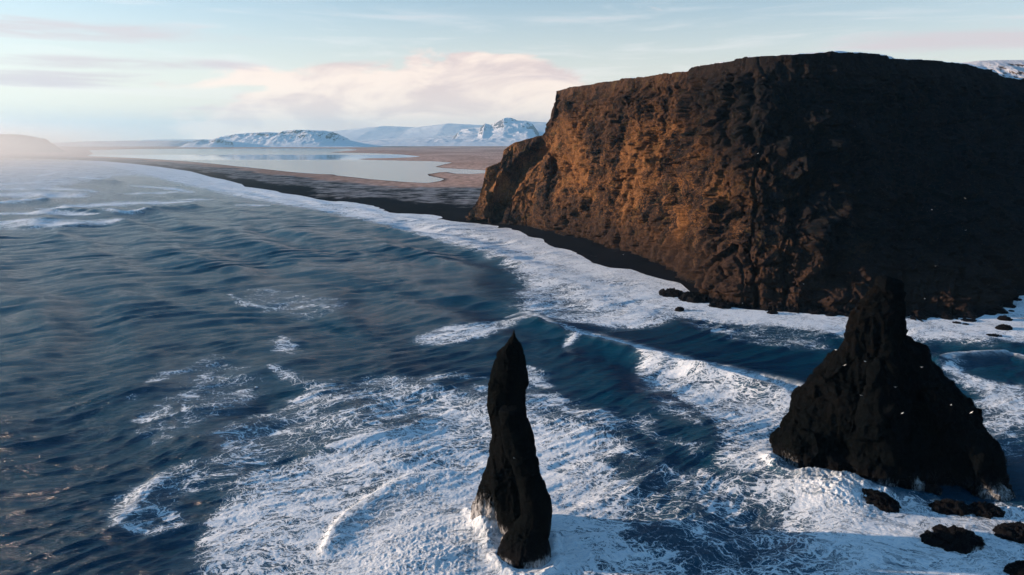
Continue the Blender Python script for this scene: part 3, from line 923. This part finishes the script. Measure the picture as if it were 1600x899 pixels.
mountain('misty_headland', [(-300, 214), (-120, 209), (-40, 210), (0, 209.5), (30, 210), (50, 213), (66, 216.5), (77, 222), (81, 230), (86, 238)], 6900, 230, M_HEAD, 0.30, 71, 'flat hazy headland at far left')
mountain('snowy_slope', [(1430, 135), (1500, 97), (1530, 93.5), (1560, 92.5), (1600, 92.5), (1700, 94), (1850, 100), (2100, 130)], 1350, 330, M_PLATEAU, 0.12, 81, 'snow dusted slope behind the cliff', nx=400, scale=90)

# ------------------------------------------------------------------ the great cliff
cols = [  # base pixel on the water plane, top pixel, top height (m)
    ((734, 347), (737, 335), 8), ((742, 348), (748, 312), 22), ((756, 349), (757, 290), 38), ((765, 350), (760, 263), 60), ((775, 350), (784, 254), 68),
    ((784, 351), (789, 236), 82), ((796, 352), (800, 226), 93), ((812, 353), (820, 219), 101), ((826, 355), (850, 212), 107), ((834, 357), (858, 200), 117),
    ((840, 359), (863, 178), 134), ((850, 361), (869, 158), 148), ((860, 363), (871, 143), 160), ((885, 368), (905, 136), 160), ((915, 376), (940, 131), 160),
    ((950, 386), (980, 125), 160), ((1010, 404), (1025, 119), 160), ((1060, 424), (1075, 113), 160), ((1092, 445), (1083, 107), 162), ((1115, 466), (1130, 98), 162), ((1150, 476), (1180, 91), 162),
    ((1200, 482), (1240, 86), 163), ((1250, 486), (1295, 81.5), 165), ((1310, 488), (1340, 84), 166), ((1370, 489), (1380, 88), 166), ((1380, 489), (1384, 93), 164), ((1450, 490), (1450, 96), 165),
    ((1515, 491), (1510, 102), 165), ((1535, 485), (1530, 107), 164), ((1550, 474), (1550, 112), 163), ((1566, 464), (1562, 121), 160), ((1610, 455), (1610, 127), 158), ((1700, 456), (1700, 133), 158), ((1900, 466), (1900, 140), 158), ((2200, 480), (2200, 150), 158)]
NU, NV, NRF = 1500, 420, 60
bx = np.array([P(*c[0]) for c in cols]); tx = np.array([P(c[1][0], c[1][1], c[2]) for c in cols]); tz = np.array([c[2] for c in cols], float)
for i, c in enumerate(cols):                    # keep each top behind its foot and tie the nose tops to their feet
    if tz[i] < 158:
        Yt = bx[i, 1] + 6 + tz[i] * 0.42
        xx, zz = PY(c[1][0], c[1][1], Yt)
        tx[i] = (xx, Yt); tz[i] = zz
seg = np.array([max(abs(cols[i + 1][0][0] - cols[i][0][0]), abs(cols[i + 1][1][0] - cols[i][1][0])) for i in range(len(cols) - 1)], float)
seg = np.clip(seg, 4, 120)
cu = np.concatenate([[0], np.cumsum(seg)])
u = np.linspace(0, cu[-1], NU)
ip = lambda a: np.interp(u, cu, a)
Bx, By, Tx, Ty, Tz = ip(bx[:, 0]), ip(bx[:, 1]), ip(tx[:, 0]), ip(tx[:, 1]), ip(tz)


def smooth1(a, n):
    k = np.hanning(n); k /= k.sum()
    return np.convolve(np.pad(a, n // 2, mode='edge'), k, 'valid')[:len(a)]


Bx, By = smooth1(Bx, 25), smooth1(By, 25)
Tx2, Ty2 = smooth1(Tx, 17), smooth1(Ty, 17)
v = np.linspace(-0.04, 1, NV)[:, None]
gv = np.where(v < 0, v * 1.8, 1 - (1 - np.clip(v, 0, 1)) ** 1.55)
CX = Bx + (Tx2 - Bx) * gv; CY = By + (Ty2 - By) * gv; CZ = Tz * v
# roof: runs back inland from the rim
rv = np.linspace(0, 1, NRF + 1)[1:, None] ** 1.6
back = np.array([0.62, 0.78])
rise = 3.0 * (1 - np.exp(-rv * 420 / 14)) * (Tz > 150)
RX = Tx2 + back[0] * 420 * rv; RY = Ty2 + back[1] * 420 * rv
RZ = Tz + rise - 26 * rv ** 1.5 * 1.0 - np.where(Tz < 150, 0, 0) * rv
CX = np.vstack([CX, RX]); CY = np.vstack([CY, RY]); CZ = np.vstack([CZ, RZ])


def grid_normals(X_, Y_, Z_):
    a = np.stack(np.gradient(X_)[0:2], -1)
    du = np.stack([np.gradient(X_, axis=1), np.gradient(Y_, axis=1), np.gradient(Z_, axis=1)], -1)
    dv = np.stack([np.gradient(X_, axis=0), np.gradient(Y_, axis=0), np.gradient(Z_, axis=0)], -1)
    n = np.cross(du, dv)
    n /= np.linalg.norm(n, axis=-1)[..., None] + 1e-9
    return n


N0 = grid_normals(CX, CY, CZ)
N0[:, :, 2] *= 0.35
k_ = 41                                          # smooth the push direction along the rim
for j in range(3):
    N0[:, :, j] = np.apply_along_axis(lambda r: smooth1(r, k_), 1, N0[:, :, j])
N0 /= np.linalg.norm(N0, axis=-1)[..., None] + 1e-9
arc = np.concatenate([[0], np.cumsum(np.hypot(np.diff(Bx), np.diff(By)))])
AR = np.broadcast_to(arc, CX.shape)
vv = np.vstack([np.broadcast_to(v, (NV, NU)), 1 + np.broadcast_to(rv, (NRF, NU))])
face = np.where(vv <= 1, 1.0, np.exp(-(vv - 1) * 90))
rimf = sstep(vv, 1.0, 0.86)                      # less displacement right at the rim keeps the skyline clean
rimf = 0.24 + 0.76 * rimf
wx = fbm3(CX / 60, CY / 60, CZ / 60, 3, 100) * 22
butt = fbm2((AR + wx) / 62, CZ / 150 + 5, 3, 101, 0.55, True)
gul = fbm2((AR + wx * 1.2) / 21, CZ / 62 + 9, 4, 111, 0.55, True)
lump = fbm3(CX / 17, CY / 17, CZ / 13, 4, 121, 0.55)
lump_r = fbm3(CX / 9, CY / 9, CZ / 7, 4, 131, 0.6, True)
fine = fbm3(CX / 2.6, CY / 2.6, CZ / 2.2, 3, 141, 0.6)
strat = perlin2(CZ / 3.4 + fbm2(AR / 70, CZ / 60, 2, 150) * 1.6, AR / 260, 151) * sstep(CZ, 95, 125)
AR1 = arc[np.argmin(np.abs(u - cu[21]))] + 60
print('AR1', AR1, arc[-1])
crag = fbm3(CX / 30, CY / 30, CZ / 36, 5, 181, 0.52, True)
qx = CX + lump * 5; qy = CY + lump_r * 3; qz = CZ + fine * 1.5
fac = facets3(qx / 26, qy / 26, qz / 40, 1) * 5.0 + facets3(qx / 11, qy / 11, qz / 17, 2) * 2.6 + facets3(qx / 4.5, qy / 4.5, qz / 6, 3) * 1.2
led = (CZ + fbm2(AR / 60, CZ / 50, 3, 182) * 22) / 17.0
led = (led - np.floor(led)); led = np.where(led > 0.8, (1 - led) * 5, led / 0.8)
wv = fbm2(AR / 40, CZ / 40, 3, 401) * 12
crk = sstep(np.abs(perlin2((AR + wv) / 34, CZ / 190, 402)), 0.075, 0.0) + 0.6 * sstep(np.abs(perlin2((AR + wv * 0.6) / 15, CZ / 80, 403)), 0.09, 0.0) * sstep(perlin2(AR / 40, CZ / 40, 404), -0.1, 0.2)
disp = (-crk * 4.2 + butt * 8 + gul * 6.0 + crag * 4.0 + lump * 1.6 + lump_r * 0.8 + fine * 1.2 + fac * 1.0 + strat * 1.6 - led * 2.4 * sstep(CZ, 60, 100))
disp = disp + 5 * sstep(CZ, 40, 6) * fbm2(AR / 30, CZ / 30, 3, 160)
nose = sstep(AR, 230, 40)                        # the low nose is smaller, so is its relief
disp = disp * (1 - 0.45 * nose) * face * rimf
disp = np.where(CZ < 4, disp * 0.7, disp)
cpx, cpy = to_px(CX, CY, CZ)


gwx = lump * 5 + lump_r * 1.5 + butt * 4; gwy = fbm3(CX / 14, CY / 14, CZ / 14, 3, 190) * 6


def groove(pts, width, amp):
    """a gully or a rib on the face, drawn along measured points"""
    global disp
    d, _, t = dist_line(cpx + gwx, cpy + gwy, pts)
    disp = disp + amp * np.exp(-(d / width) ** 2) * sstep(t, 0, 0.08) * sstep(t, 1, 0.9) * face * np.clip(1 - (vv > 1) * 1.0, 0, 1)


groove([(866, 222), (842, 243), (815, 262), (798, 295), (785, 330), (776, 352)], 10, -15)
groove([(845, 222), (815, 245), (790, 275), (768, 310), (757, 338)], 6, 7)
groove([(873, 235), (868, 262), (862, 290)], 5, -9)
groove([(958, 170), (961, 195), (948, 240), (946, 252)], 3.5, -7)
groove([(1077, 173), (1078, 190), (1064, 225), (1048, 250)], 4, -7)
groove([(1112, 125), (1110, 158)], 5, -8)
groove([(1183, 108), (1184, 150), (1178, 195), (1188, 235)], 7, -9)
groove([(1143, 175), (1144, 200), (1158, 235)], 4, -7)
groove([(1015, 135), (1040, 150), (1080, 143), (1110, 125)], 8, -6)
groove([(905, 255), (903, 290)], 4, -6)
groove([(890, 340), (895, 365)], 6, -5)
groove([(1225, 250), (1240, 215), (1258, 240), (1246, 290)], 10, 7)
groove([(1290, 285), (1313, 315), (1298, 340), (1270, 360), (1258, 400)], 11, 9)
groove([(1290, 240), (1268, 300), (1236, 345)], 10, -12)
groove([(757, 343), (757, 352)], 7.5, -16)
CXd = CX + N0[..., 0] * disp; CYd = CY + N0[..., 1] * disp; CZd = CZ + N0[..., 2] * disp * 0.6
CZd = CZd + np.where(vv >= 1, fbm2(CX / 20, CY / 20, 4, 170) * 1.0, 0)
snowcap = np.where(vv > 1.0, 0.62 + 0.25 * fbm2(CX / 30, CY / 30, 4, 171), 0.0)
snowcap = snowcap * sstep(AR, 170, 240)
cliff = mesh_from_grid('cliff', CXd, CYd, CZd, mat=M_CLIFF, attrs={'painted_shade': sstep(AR + CZ * 0.9 + crag * 60, AR1 - 50, AR1 + 60), 'foot': sstep(AR, 60, 260), 'snowcap': snowcap, 'stream': CX * 0})  # first mask paints shade on the right part of the face
tag(cliff, 'towering dark brown sea cliff', kind='structure')


# ------------------------------------------------------------------ sea stacks and rocks
def loft_bm(rings):
    """rings: list of (cx, cy, z, rx, ry) bottom to top"""
    import bmesh
    bm = bmesh.new(); n = 36; prev = None
    first = None
    for (cx, cy, z, rx, ry) in rings:
        ring = [bm.verts.new((cx + rx * math.cos(2 * math.pi * i / n), cy + ry * math.sin(2 * math.pi * i / n), z)) for i in range(n)]
        if prev:
            for i in range(n):
                bm.faces.new((prev[i], prev[(i + 1) % n], ring[(i + 1) % n], ring[i]))
        else:
            first = ring
        prev = ring
    bm.faces.new(list(reversed(first))); bm.faces.new(prev)
    return bm


def carve(name, lofts, voxel, amp, seed, mat, stream_fn=None, size=1.0, vert=0.45):
    me = bpy.data.meshes.new(name)
    import bmesh
    allbm = bmesh.new()
    for rings in lofts:
        tmp = bpy.data.meshes.new('tmp'); b = loft_bm(rings); b.to_mesh(tmp); b.free(); allbm.from_mesh(tmp); bpy.data.meshes.remove(tmp)
    allbm.to_mesh(me); allbm.free()
    o = bpy.data.objects.new(name, me); sc.collection.objects.link(o)
    md = o.modifiers.new('r', 'REMESH'); md.mode = 'VOXEL'; md.voxel_size = voxel
    dg = bpy.context.evaluated_depsgraph_get()
    me2 = bpy.data.meshes.new_from_object(o.evaluated_get(dg))
    o.modifiers.clear(); o.data = me2; bpy.data.meshes.remove(me); me2.name = name
    nvt = len(me2.vertices)
    co = np.empty(nvt * 3, np.float32); me2.vertices.foreach_get('co', co); co = co.reshape(-1, 3).astype(float)
    nn = np.empty(nvt * 3, np.float32); me2.vertex_normals.foreach_get('vector', nn); nn = nn.reshape(-1, 3)
    x, y, z = co.T
    s = size
    d = fbm3(x / (9 * s), y / (9 * s), z / (9 * s) * vert, 3, seed, 0.55, True) * 1.1
    d += fbm3(x / (3.4 * s), y / (3.4 * s), z / (3.4 * s) * vert, 4, seed + 5, 0.6, True) * 1.15
    d += np.abs(fbm3(x / (5 * s), y / (5 * s), z / (4 * s), 3, seed + 7, 0.6)) * 1.2 - 0.9
    d += facets3(x / (5 * s), y / (5 * s), z / (8 * s), seed) * 0.9 + facets3(x / (2 * s), y / (2 * s), z / (3.2 * s), seed + 1) * 0.5
    d += fbm3(x / (1.2 * s), y / (1.2 * s), z / (1.2 * s), 3, seed + 9, 0.6) * 0.35
    d = d - d.mean() - 0.1
    co2 = co + nn * (d * amp)[:, None]
    me2.vertices.foreach_set('co', co2.astype(np.float32).reshape(-1))
    me2.polygons.foreach_set('use_smooth', np.ones(len(me2.polygons), bool))
    st = stream_fn(co2) if stream_fn else np.zeros(nvt)
    for a, vals in (('stream', st), ('snowcap', np.zeros(nvt))):
        at = me2.attributes.new(a, 'FLOAT', 'POINT'); at.data.foreach_set('value', np.asarray(vals, np.float32))
    me2.materials.append(mat)
    me2.update()
    return o


def sections(rows, Yc, depth, yshift=None, extra_down=8):
    """rows: (pixel y, left x, right x) from top to bottom on the upright plane y = Yc"""
    rings = []
    for i, (py, a, b) in enumerate(rows):
        xa, z = PY(a, py, Yc); xb, _ = PY(b, py, Yc)
        t = i / (len(rows) - 1)
        rings.append(((xa + xb) / 2, Yc + (yshift(t) if yshift else 0), z, (xb - xa) / 2, max(0.3, depth(t) if callable(depth) else depth)))
    c = rings[-1]
    rings.append((c[0], c[1], c[2] - extra_down, c[3] * 1.05, c[4] * 1.05))
    return rings[::-1]


def foot_stream(boxes):
    """white water running off the rock inside a few upright regions: (x, y, radius, top z, strength)"""
    def f(co):
        s = np.zeros(len(co))
        for (cx, cy, r, zt, k) in boxes:
            d = np.hypot(co[:, 0] - cx, co[:, 1] - cy)
            s = np.maximum(s, k * sstep(d, r, r * 0.5) * sstep(co[:, 2], zt, zt * 0.15))
        return s
    return f


thin_main = sections([(517, 802, 804), (526, 799, 806), (536, 793, 811), (544, 785, 815), (560, 774, 820), (580, 768, 826), (600, 763, 826), (630, 763, 822), (650, 763, 824), (680, 768, 831),
                      (700, 767, 835), (730, 762, 838), (755, 760, 848), (775, 768, 858), (800, 775, 861), (835, 785, 860)], 176, lambda t: 1.0 + 6.0 * t)
thin_back = sections([(660, 785, 805), (690, 775, 815), (715, 765, 815), (740, 757, 815), (765, 747, 812), (790, 738, 808), (812, 732, 800)], 183, lambda t: 1.5 + 4.0 * t)
thin_foot = sections([(640, 782, 815), (700, 788, 830), (740, 803, 846), (775, 811, 857), (805, 811, 860), (822, 800, 858), (842, 785, 857), (862, 776, 862), (884, 769, 870)], 166, lambda t: 2.0 + 5.5 * t ** 2)
bx0, _ = PY(760, 790, 183)
st1 = carve('sea_stack', [thin_main, thin_back, thin_foot], 0.24, 0.34, 214, M_STACK,
            foot_stream([(bx0 - 2, 178, 8.5, 13, 0.9), (PY(788, 800, 176)[0], 171, 5, 7, 0.8), (PY(850, 880, 164)[0], 160, 7, 3.5, 0.8), (PY(780, 880, 164)[0], 160, 5, 3, 0.7)]))
tag(st1, 'tall slender black rock pillar rising from white foam in the centre', 'sea stack', 'sea stacks')

big_main = sections([(436, 1380, 1400), (440, 1372, 1407), (449, 1364, 1410), (460, 1352, 1411), (478, 1340, 1411), (492, 1332, 1411), (526, 1318, 1414), (545, 1310, 1438), (558, 1303, 1448), (570, 1290, 1455), (600, 1256, 1486), (612, 1243, 1498), (630, 1233, 1518), (652, 1230, 1526), (680, 1212, 1550), (692, 1207, 1558), (712, 1208, 1564), (720, 1210, 1564)], 224, lambda t: 2.0 + 17.5 * t ** 1.3)
big_right = sections([(600, 1440, 1470), (640, 1455, 1500), (680, 1465, 1535), (715, 1475, 1558), (745, 1482, 1566), (765, 1488, 1574), (790, 1490, 1590)], 208, lambda t: 2 + 11 * t)
big_mid = sections([(560, 1370, 1390), (620, 1350, 1410), (680, 1335, 1440), (725, 1325, 1455), (758, 1335, 1470)], 210, lambda t: 1 + 9 * t)
st2 = carve('sea_stack', [big_main, big_right, big_mid], 0.42, 1.15, 240, M_STACK,
            foot_stream([(PY(1437, 735, 203)[0], 200, 4, 11, 0.75), (PY(1380, 745, 203)[0], 199, 7, 5, 0.6), (PY(1500, 770, 195)[0], 194, 6, 6, 0.7), (PY(1550, 780, 200)[0], 196, 8, 5, 0.65),
                         (P(1215, 735)[0], P(1215, 735)[1], 9, 7, 0.7)]), size=1.7)
tag(st2, 'broad black rock pyramid with narrow neck standing below the cliff', 'sea stack', 'sea stacks')


def boulder(name, px, py, wpx, asp, hgt, seed, label, cat='rock', group=None, rot=0.0, vox=None, stream=None, mat=M_STACK, sink=0.35):
    """boulder on the water at a measured foot point; wpx its width in photo pixels, asp depth / width, hgt height / width"""
    x0, y0 = P(px, py)
    x1, _ = P(px + wpx, py)
    wd = x1 - x0
    a, b, h = wd / 2, wd / 2 * asp, wd * hgt
    rings = []
    for t in np.linspace(-1, 1, 9):
        k = math.sqrt(max(0.02, 1 - abs(t) ** 2.4))
        rings.append((0.12 * a * t, 0, h * sink * 0 + h * t, a * k, b * k))
    o = carve(name, [rings], vox or max(0.16, wd / 34), 0.11 * wd / 2, seed, mat, None, size=max(0.22, wd / 18))
    me = o.data
    co = np.empty(len(me.vertices) * 3, np.float32); me.vertices.foreach_get('co', co); co = co.reshape(-1, 3)
    if stream:
        s = stream * sstep(co[:, 0], -a * 0.1, a * 0.5) * sstep(co[:, 2], h * 0.9, 0)
        me.attributes['stream'].data.foreach_set('value', s.astype(np.float32))
    o.location = (x0, y0 + b * 0.6, 0)
    o.rotation_euler = (0, 0, rot)
    tag(o, label, cat, group)
    return o


GB = 'boulders at the foot of the large stack'
boulder('boulder', 1378, 800, 52, 1.6, 0.32, 301, 'dark oblong boulder by the mound of white water at the stack foot', 'rock', GB, R(35))
boulder('boulder', 1493, 802, 68, 0.6, 0.17, 302, 'low flat dark boulder just below the large stack', 'rock', GB, R(-8), stream=0.55)
boulder('boulder', 1545, 806, 60, 0.7, 0.16, 307, 'flat ledge of rock joining the large stack foot', 'rock', GB, R(5), stream=0.35)
boulder('boulder', 1500, 858, 96, 0.7, 0.17, 303, 'widest dark boulder with white water streaming off its right side', 'rock', GB, R(-6), stream=1.0)
boulder('boulder', 1600, 846, 64, 0.9, 0.26, 304, 'dark boulder cut by the right edge beside the streaming boulder', 'rock', GB, R(10), stream=0.3)
boulder('boulder', 1612, 905, 60, 0.8, 0.3, 305, 'dark boulder in the bottom right corner', 'rock', GB, 0)
boulder('boulder', 1461, 770, 26, 0.8, 0.35, 306, 'small wet knob of rock under the pale waterfall of the large stack', 'rock', GB, R(10), stream=0.5)

GC = 'rocks in the surf under the cliff'
for i, (x_, y_, w_, asp, hg, lab) in enumerate([
        (1062, 486, 14, 0.9, 0.40, 'lone pointed rock in white surf left of the cliff foot rocks'),
        (1052, 463, 46, 1.0, 0.12, 'long low reef at the end of the dark beach'),
        (1090, 472, 52, 1.1, 0.14, 'wide low reef joined to the cliff foot'),
        (1130, 481, 40, 1.0, 0.16, 'dark ledge where the reef meets the cliff'),
        (1197, 481, 15, 0.9, 0.3, 'upper rock of the trio in surf under the cliff'),
        (1208, 491, 16, 0.9, 0.3, 'lower left rock of the trio in surf under the cliff'),
        (1220, 487, 13, 0.9, 0.3, 'lower right rock of the trio in surf under the cliff'),
        (1240, 488, 20, 0.9, 0.3, 'rounded rock just right of the trio under the cliff'),
        (1277, 491, 24, 0.9, 0.24, 'broad low rock in surf left of the large stack neck'),
        (1300, 494, 16, 0.9, 0.22, 'small flat rock beside the large stack neck')]):
    boulder('rock', x_, y_, w_, asp, hg, 320 + i, lab, 'rock', GC, R(random.uniform(-20, 20)), vox=0.28)
GR_ = 'rocks scattered in the right cove'
for i, (x_, y_, w_, hg, lab) in enumerate([
        (1497, 506, 13, 0.18, 'flat rock nearest the cliff foot in the right cove'), (1510, 508, 10, 0.18, 'tiny flat rock beside the cliff foot in the right cove'),
        (1516, 503, 20, 0.14, 'thin dark slab awash right of the cliff foot'), (1549, 492, 19, 0.2, 'oval rock near the corner of the cliff foot'),
        (1565, 489, 20, 0.22, 'oval rock in the middle of the right cove'), (1582, 487, 9, 0.2, 'smallest rock of the right cove'),
        (1573, 501, 22, 0.22, 'round rock in white foam of the right cove'), (1571, 516, 24, 0.3, 'biggest rock of the right cove, lowest of them'),
        (1567, 476, 12, 0.2, 'small rock near the shore of the right cove'), (1590, 470, 16, 0.2, 'rock by the picture edge near the cove shore'),
        (1556, 527, 22, 0.10, 'rock just awash at the outer edge of the right cove')]):
    boulder('rock', x_, y_, w_, 0.9, hg, 350 + i, lab, 'rock', GR_, R(random.uniform(-20, 20)), vox=0.3)
boulder('rock', 803, 352, 18, 0.8, 0.45, 380, 'sunlit jagged rock on the beach beside the cave', 'rock', None, R(20), vox=0.5, mat=M_CLIFF)


# ------------------------------------------------------------------ gulls
def gull_mesh():
    import bmesh
    me = bpy.data.meshes.new('gull')
    bm = bmesh.new()
    sec = [(-0.30, 0.015, 0.02), (-0.24, 0.05, 0.02), (-0.12, 0.075, 0.06), (0.0, 0.085, 0.085), (0.12, 0.075, 0.08), (0.20, 0.045, 0.05), (0.25, 0.05, 0.052), (0.29, 0.04, 0.04), (0.33, 0.014, 0.014), (0.37, 0.005, 0.005)]
    n = 12; prev = None
    for (x, ry, rz) in sec:
        zc = 0.02 if x > 0.2 else 0
        ring = [bm.verts.new((x, ry * math.cos(2 * math.pi * i / n), zc + rz * math.sin(2 * math.pi * i / n))) for i in range(n)]
        if prev:
            for i in range(n): bm.faces.new((prev[i], prev[(i + 1) % n], ring[(i + 1) % n], ring[i]))
        else: bm.faces.new(list(reversed(ring)))
        prev = ring
    bm.faces.new(prev)
    for s in (-1, 1):                            # wings: inner half raised, outer half swept back
        st = [(0.04, 0.10, 0.10, 0.03), (0.25, 0.13, 0.10, 0.09), (0.42, 0.10, 0.09, 0.13), (0.60, 0.02, 0.07, 0.11), (0.72, -0.08, 0.02, 0.06)]
        prev = None
        for (y, xf, ch, z) in st:
            ring = [bm.verts.new(c) for c in ((xf, s * y, z + 0.008), (xf - ch, s * y, z + 0.014), (xf - 2 * ch, s * y, z), (xf - ch, s * y, z - 0.012))]
            if prev:
                for i in range(4):
                    bm.faces.new((prev[i], prev[(i + 1) % 4], ring[(i + 1) % 4], ring[i]))
            else: bm.faces.new(ring)
            prev = ring
        bm.faces.new(prev)
    bmesh.ops.recalc_face_normals(bm, faces=bm.faces)
    bm.to_mesh(me); bm.free()
    o = bpy.data.objects.new('tmp', me); sc.collection.objects.link(o)
    md = o.modifiers.new('r', 'REMESH'); md.mode = 'VOXEL'; md.voxel_size = 0.011
    m2 = bpy.data.meshes.new_from_object(o.evaluated_get(bpy.context.evaluated_depsgraph_get()))
    bpy.data.objects.remove(o); bpy.data.meshes.remove(me)
    m2.name = 'gull'
    m, g, out = material('gull_feathers')
    tc = g.new('ShaderNodeTexCoord').outputs['Object']
    s_ = g.new('ShaderNodeSeparateXYZ'); g.put(s_.inputs[0], tc)
    tip = g.step(g.m('ABSOLUTE', s_.outputs[1]), 0.60, 0.66)
    c = g.mix(tip, (0.85, 0.85, 0.84), (0.05, 0.05, 0.05))
    b = g.new('ShaderNodeBsdfPrincipled'); g.put(b.inputs['Base Color'], c); b.inputs['Roughness'].default_value = 0.7
    g.l.new(b.outputs[0], out.inputs['Surface'])
    m2.materials.append(m)
    return m2


GM = gull_mesh()
gulls = [(1518, 645, 190, 1.25, 'bright gull near the right edge of the large stack'), (1410, 646, 190, 1, 'gull before the middle of the large stack'), (1399, 605, 192, 1, 'gull above the middle one before the large stack'),
         (1352, 565, 200, 1.1, 'gull before the large stack, just under its neck'), (1320, 571, 205, 1, 'gull over the left shoulder of the large stack'), (1306, 547, 205, 1.2, 'gull beside the left edge of the large stack neck'),
         (1440, 574, 200, 1.1, 'gull over the right shoulder of the large stack'), (1345, 618, 195, 0.9, 'gull before the dark left flank of the large stack'), (1486, 633, 195, 1, 'gull before the dark right flank of the large stack'),
         (1456, 328, 330, 1.2, 'gull high before the shadowed cliff, upper of the pair above the stack'), (1508, 310, 350, 1.2, 'highest gull before the shadowed cliff'), (1509, 360, 340, 1.2, 'gull before the shadowed cliff right of the stack tip'),
         (1256, 444, 330, 1.3, 'gull low before the cliff left of the large stack'), (1462, 416, 330, 1, 'gull beside the stack tip, on its right'), (1445, 467, 300, 1.3, 'gull just above the right cove beach'),
         (1160, 474, 330, 1.1, 'gull over the reef at the cliff foot'), (974, 398, 420, 1.5, 'gull over the dark beach'), (1184, 240, 380, 1.4, 'gull before the sunlit part of the cliff'),
         (803, 716, 150, 0.6, 'small gull before the slender stack')]
for i, (px_, py_, Yd, s_, lab) in enumerate(gulls):
    o = bpy.data.objects.new('gull', GM)
    x_, z_ = PY(px_, py_, Yd)
    o.location = (x_, Yd, z_)
    o.scale = (s_ * 0.8, s_ * 0.8, s_ * 0.8)
    o.rotation_euler = (R(random.uniform(-30, 30)), R(random.uniform(-10, 10)), R(random.uniform(0, 360)))
    tag(o, lab, 'gull', 'gulls flying before the dark rocks')
    sc.collection.objects.link(o)

# ------------------------------------------------------------------ air
import bmesh
hm = bpy.data.meshes.new('haze')
bm = bmesh.new()
bmesh.ops.create_cube(bm, size=1.0)
for v_ in bm.verts:
    v_.co.x *= 70000; v_.co.y *= 70000
    v_.co.z = 1000.0 if v_.co.z > 0 else -12.0
bm.to_mesh(hm); bm.free()
haze = bpy.data.objects.new('haze', hm); sc.collection.objects.link(haze)
m, g, out = material('haze_air')
vol = g.new('ShaderNodeVolumePrincipled')
vol.inputs['Color'].default_value = (0.36, 0.70, 1.0, 1)
vol.inputs['Density'].default_value = 0.000027
vol.inputs['Anisotropy'].default_value = 0.35
g.l.new(vol.outputs[0], out.inputs['Volume'])
hm.materials.append(m)
tag(haze, 'pale sea haze', kind='stuff')

# spray drifting over the distant surf on the left
mm = bpy.data.meshes.new('sea_mist')
bm = bmesh.new(); bmesh.ops.create_icosphere(bm, subdivisions=4, radius=1.0)
bmesh.ops.scale(bm, vec=(1250, 3900, 260), verts=bm.verts); bm.to_mesh(mm); bm.free()
mist = bpy.data.objects.new('sea_mist', mm); sc.collection.objects.link(mist)
mist.location = (-2900, 3700, 0); mist.rotation_euler = (0, 0, R(38))
m, g, out = material('sea_mist_air')
oc = g.vm('DIVIDE', g.new('ShaderNodeTexCoord').outputs['Object'], (1250, 3900, 260))
ln = g.new('ShaderNodeVectorMath', operation='LENGTH'); g.put(ln.inputs[0], oc)
dn = g.m('MULTIPLY', g.step(ln.outputs['Value'], 1.0, 0.1), 0.0008)
vol = g.new('ShaderNodeVolumePrincipled')
vol.inputs['Color'].default_value = (0.90, 0.94, 1.0, 1)
vol.inputs['Anisotropy'].default_value = 0.35
g.put(vol.inputs['Density'], dn)
g.l.new(vol.outputs[0], out.inputs['Volume'])
mm.materials.append(m)
tag(mist, 'pale mist of spray over the far surf', kind='stuff')
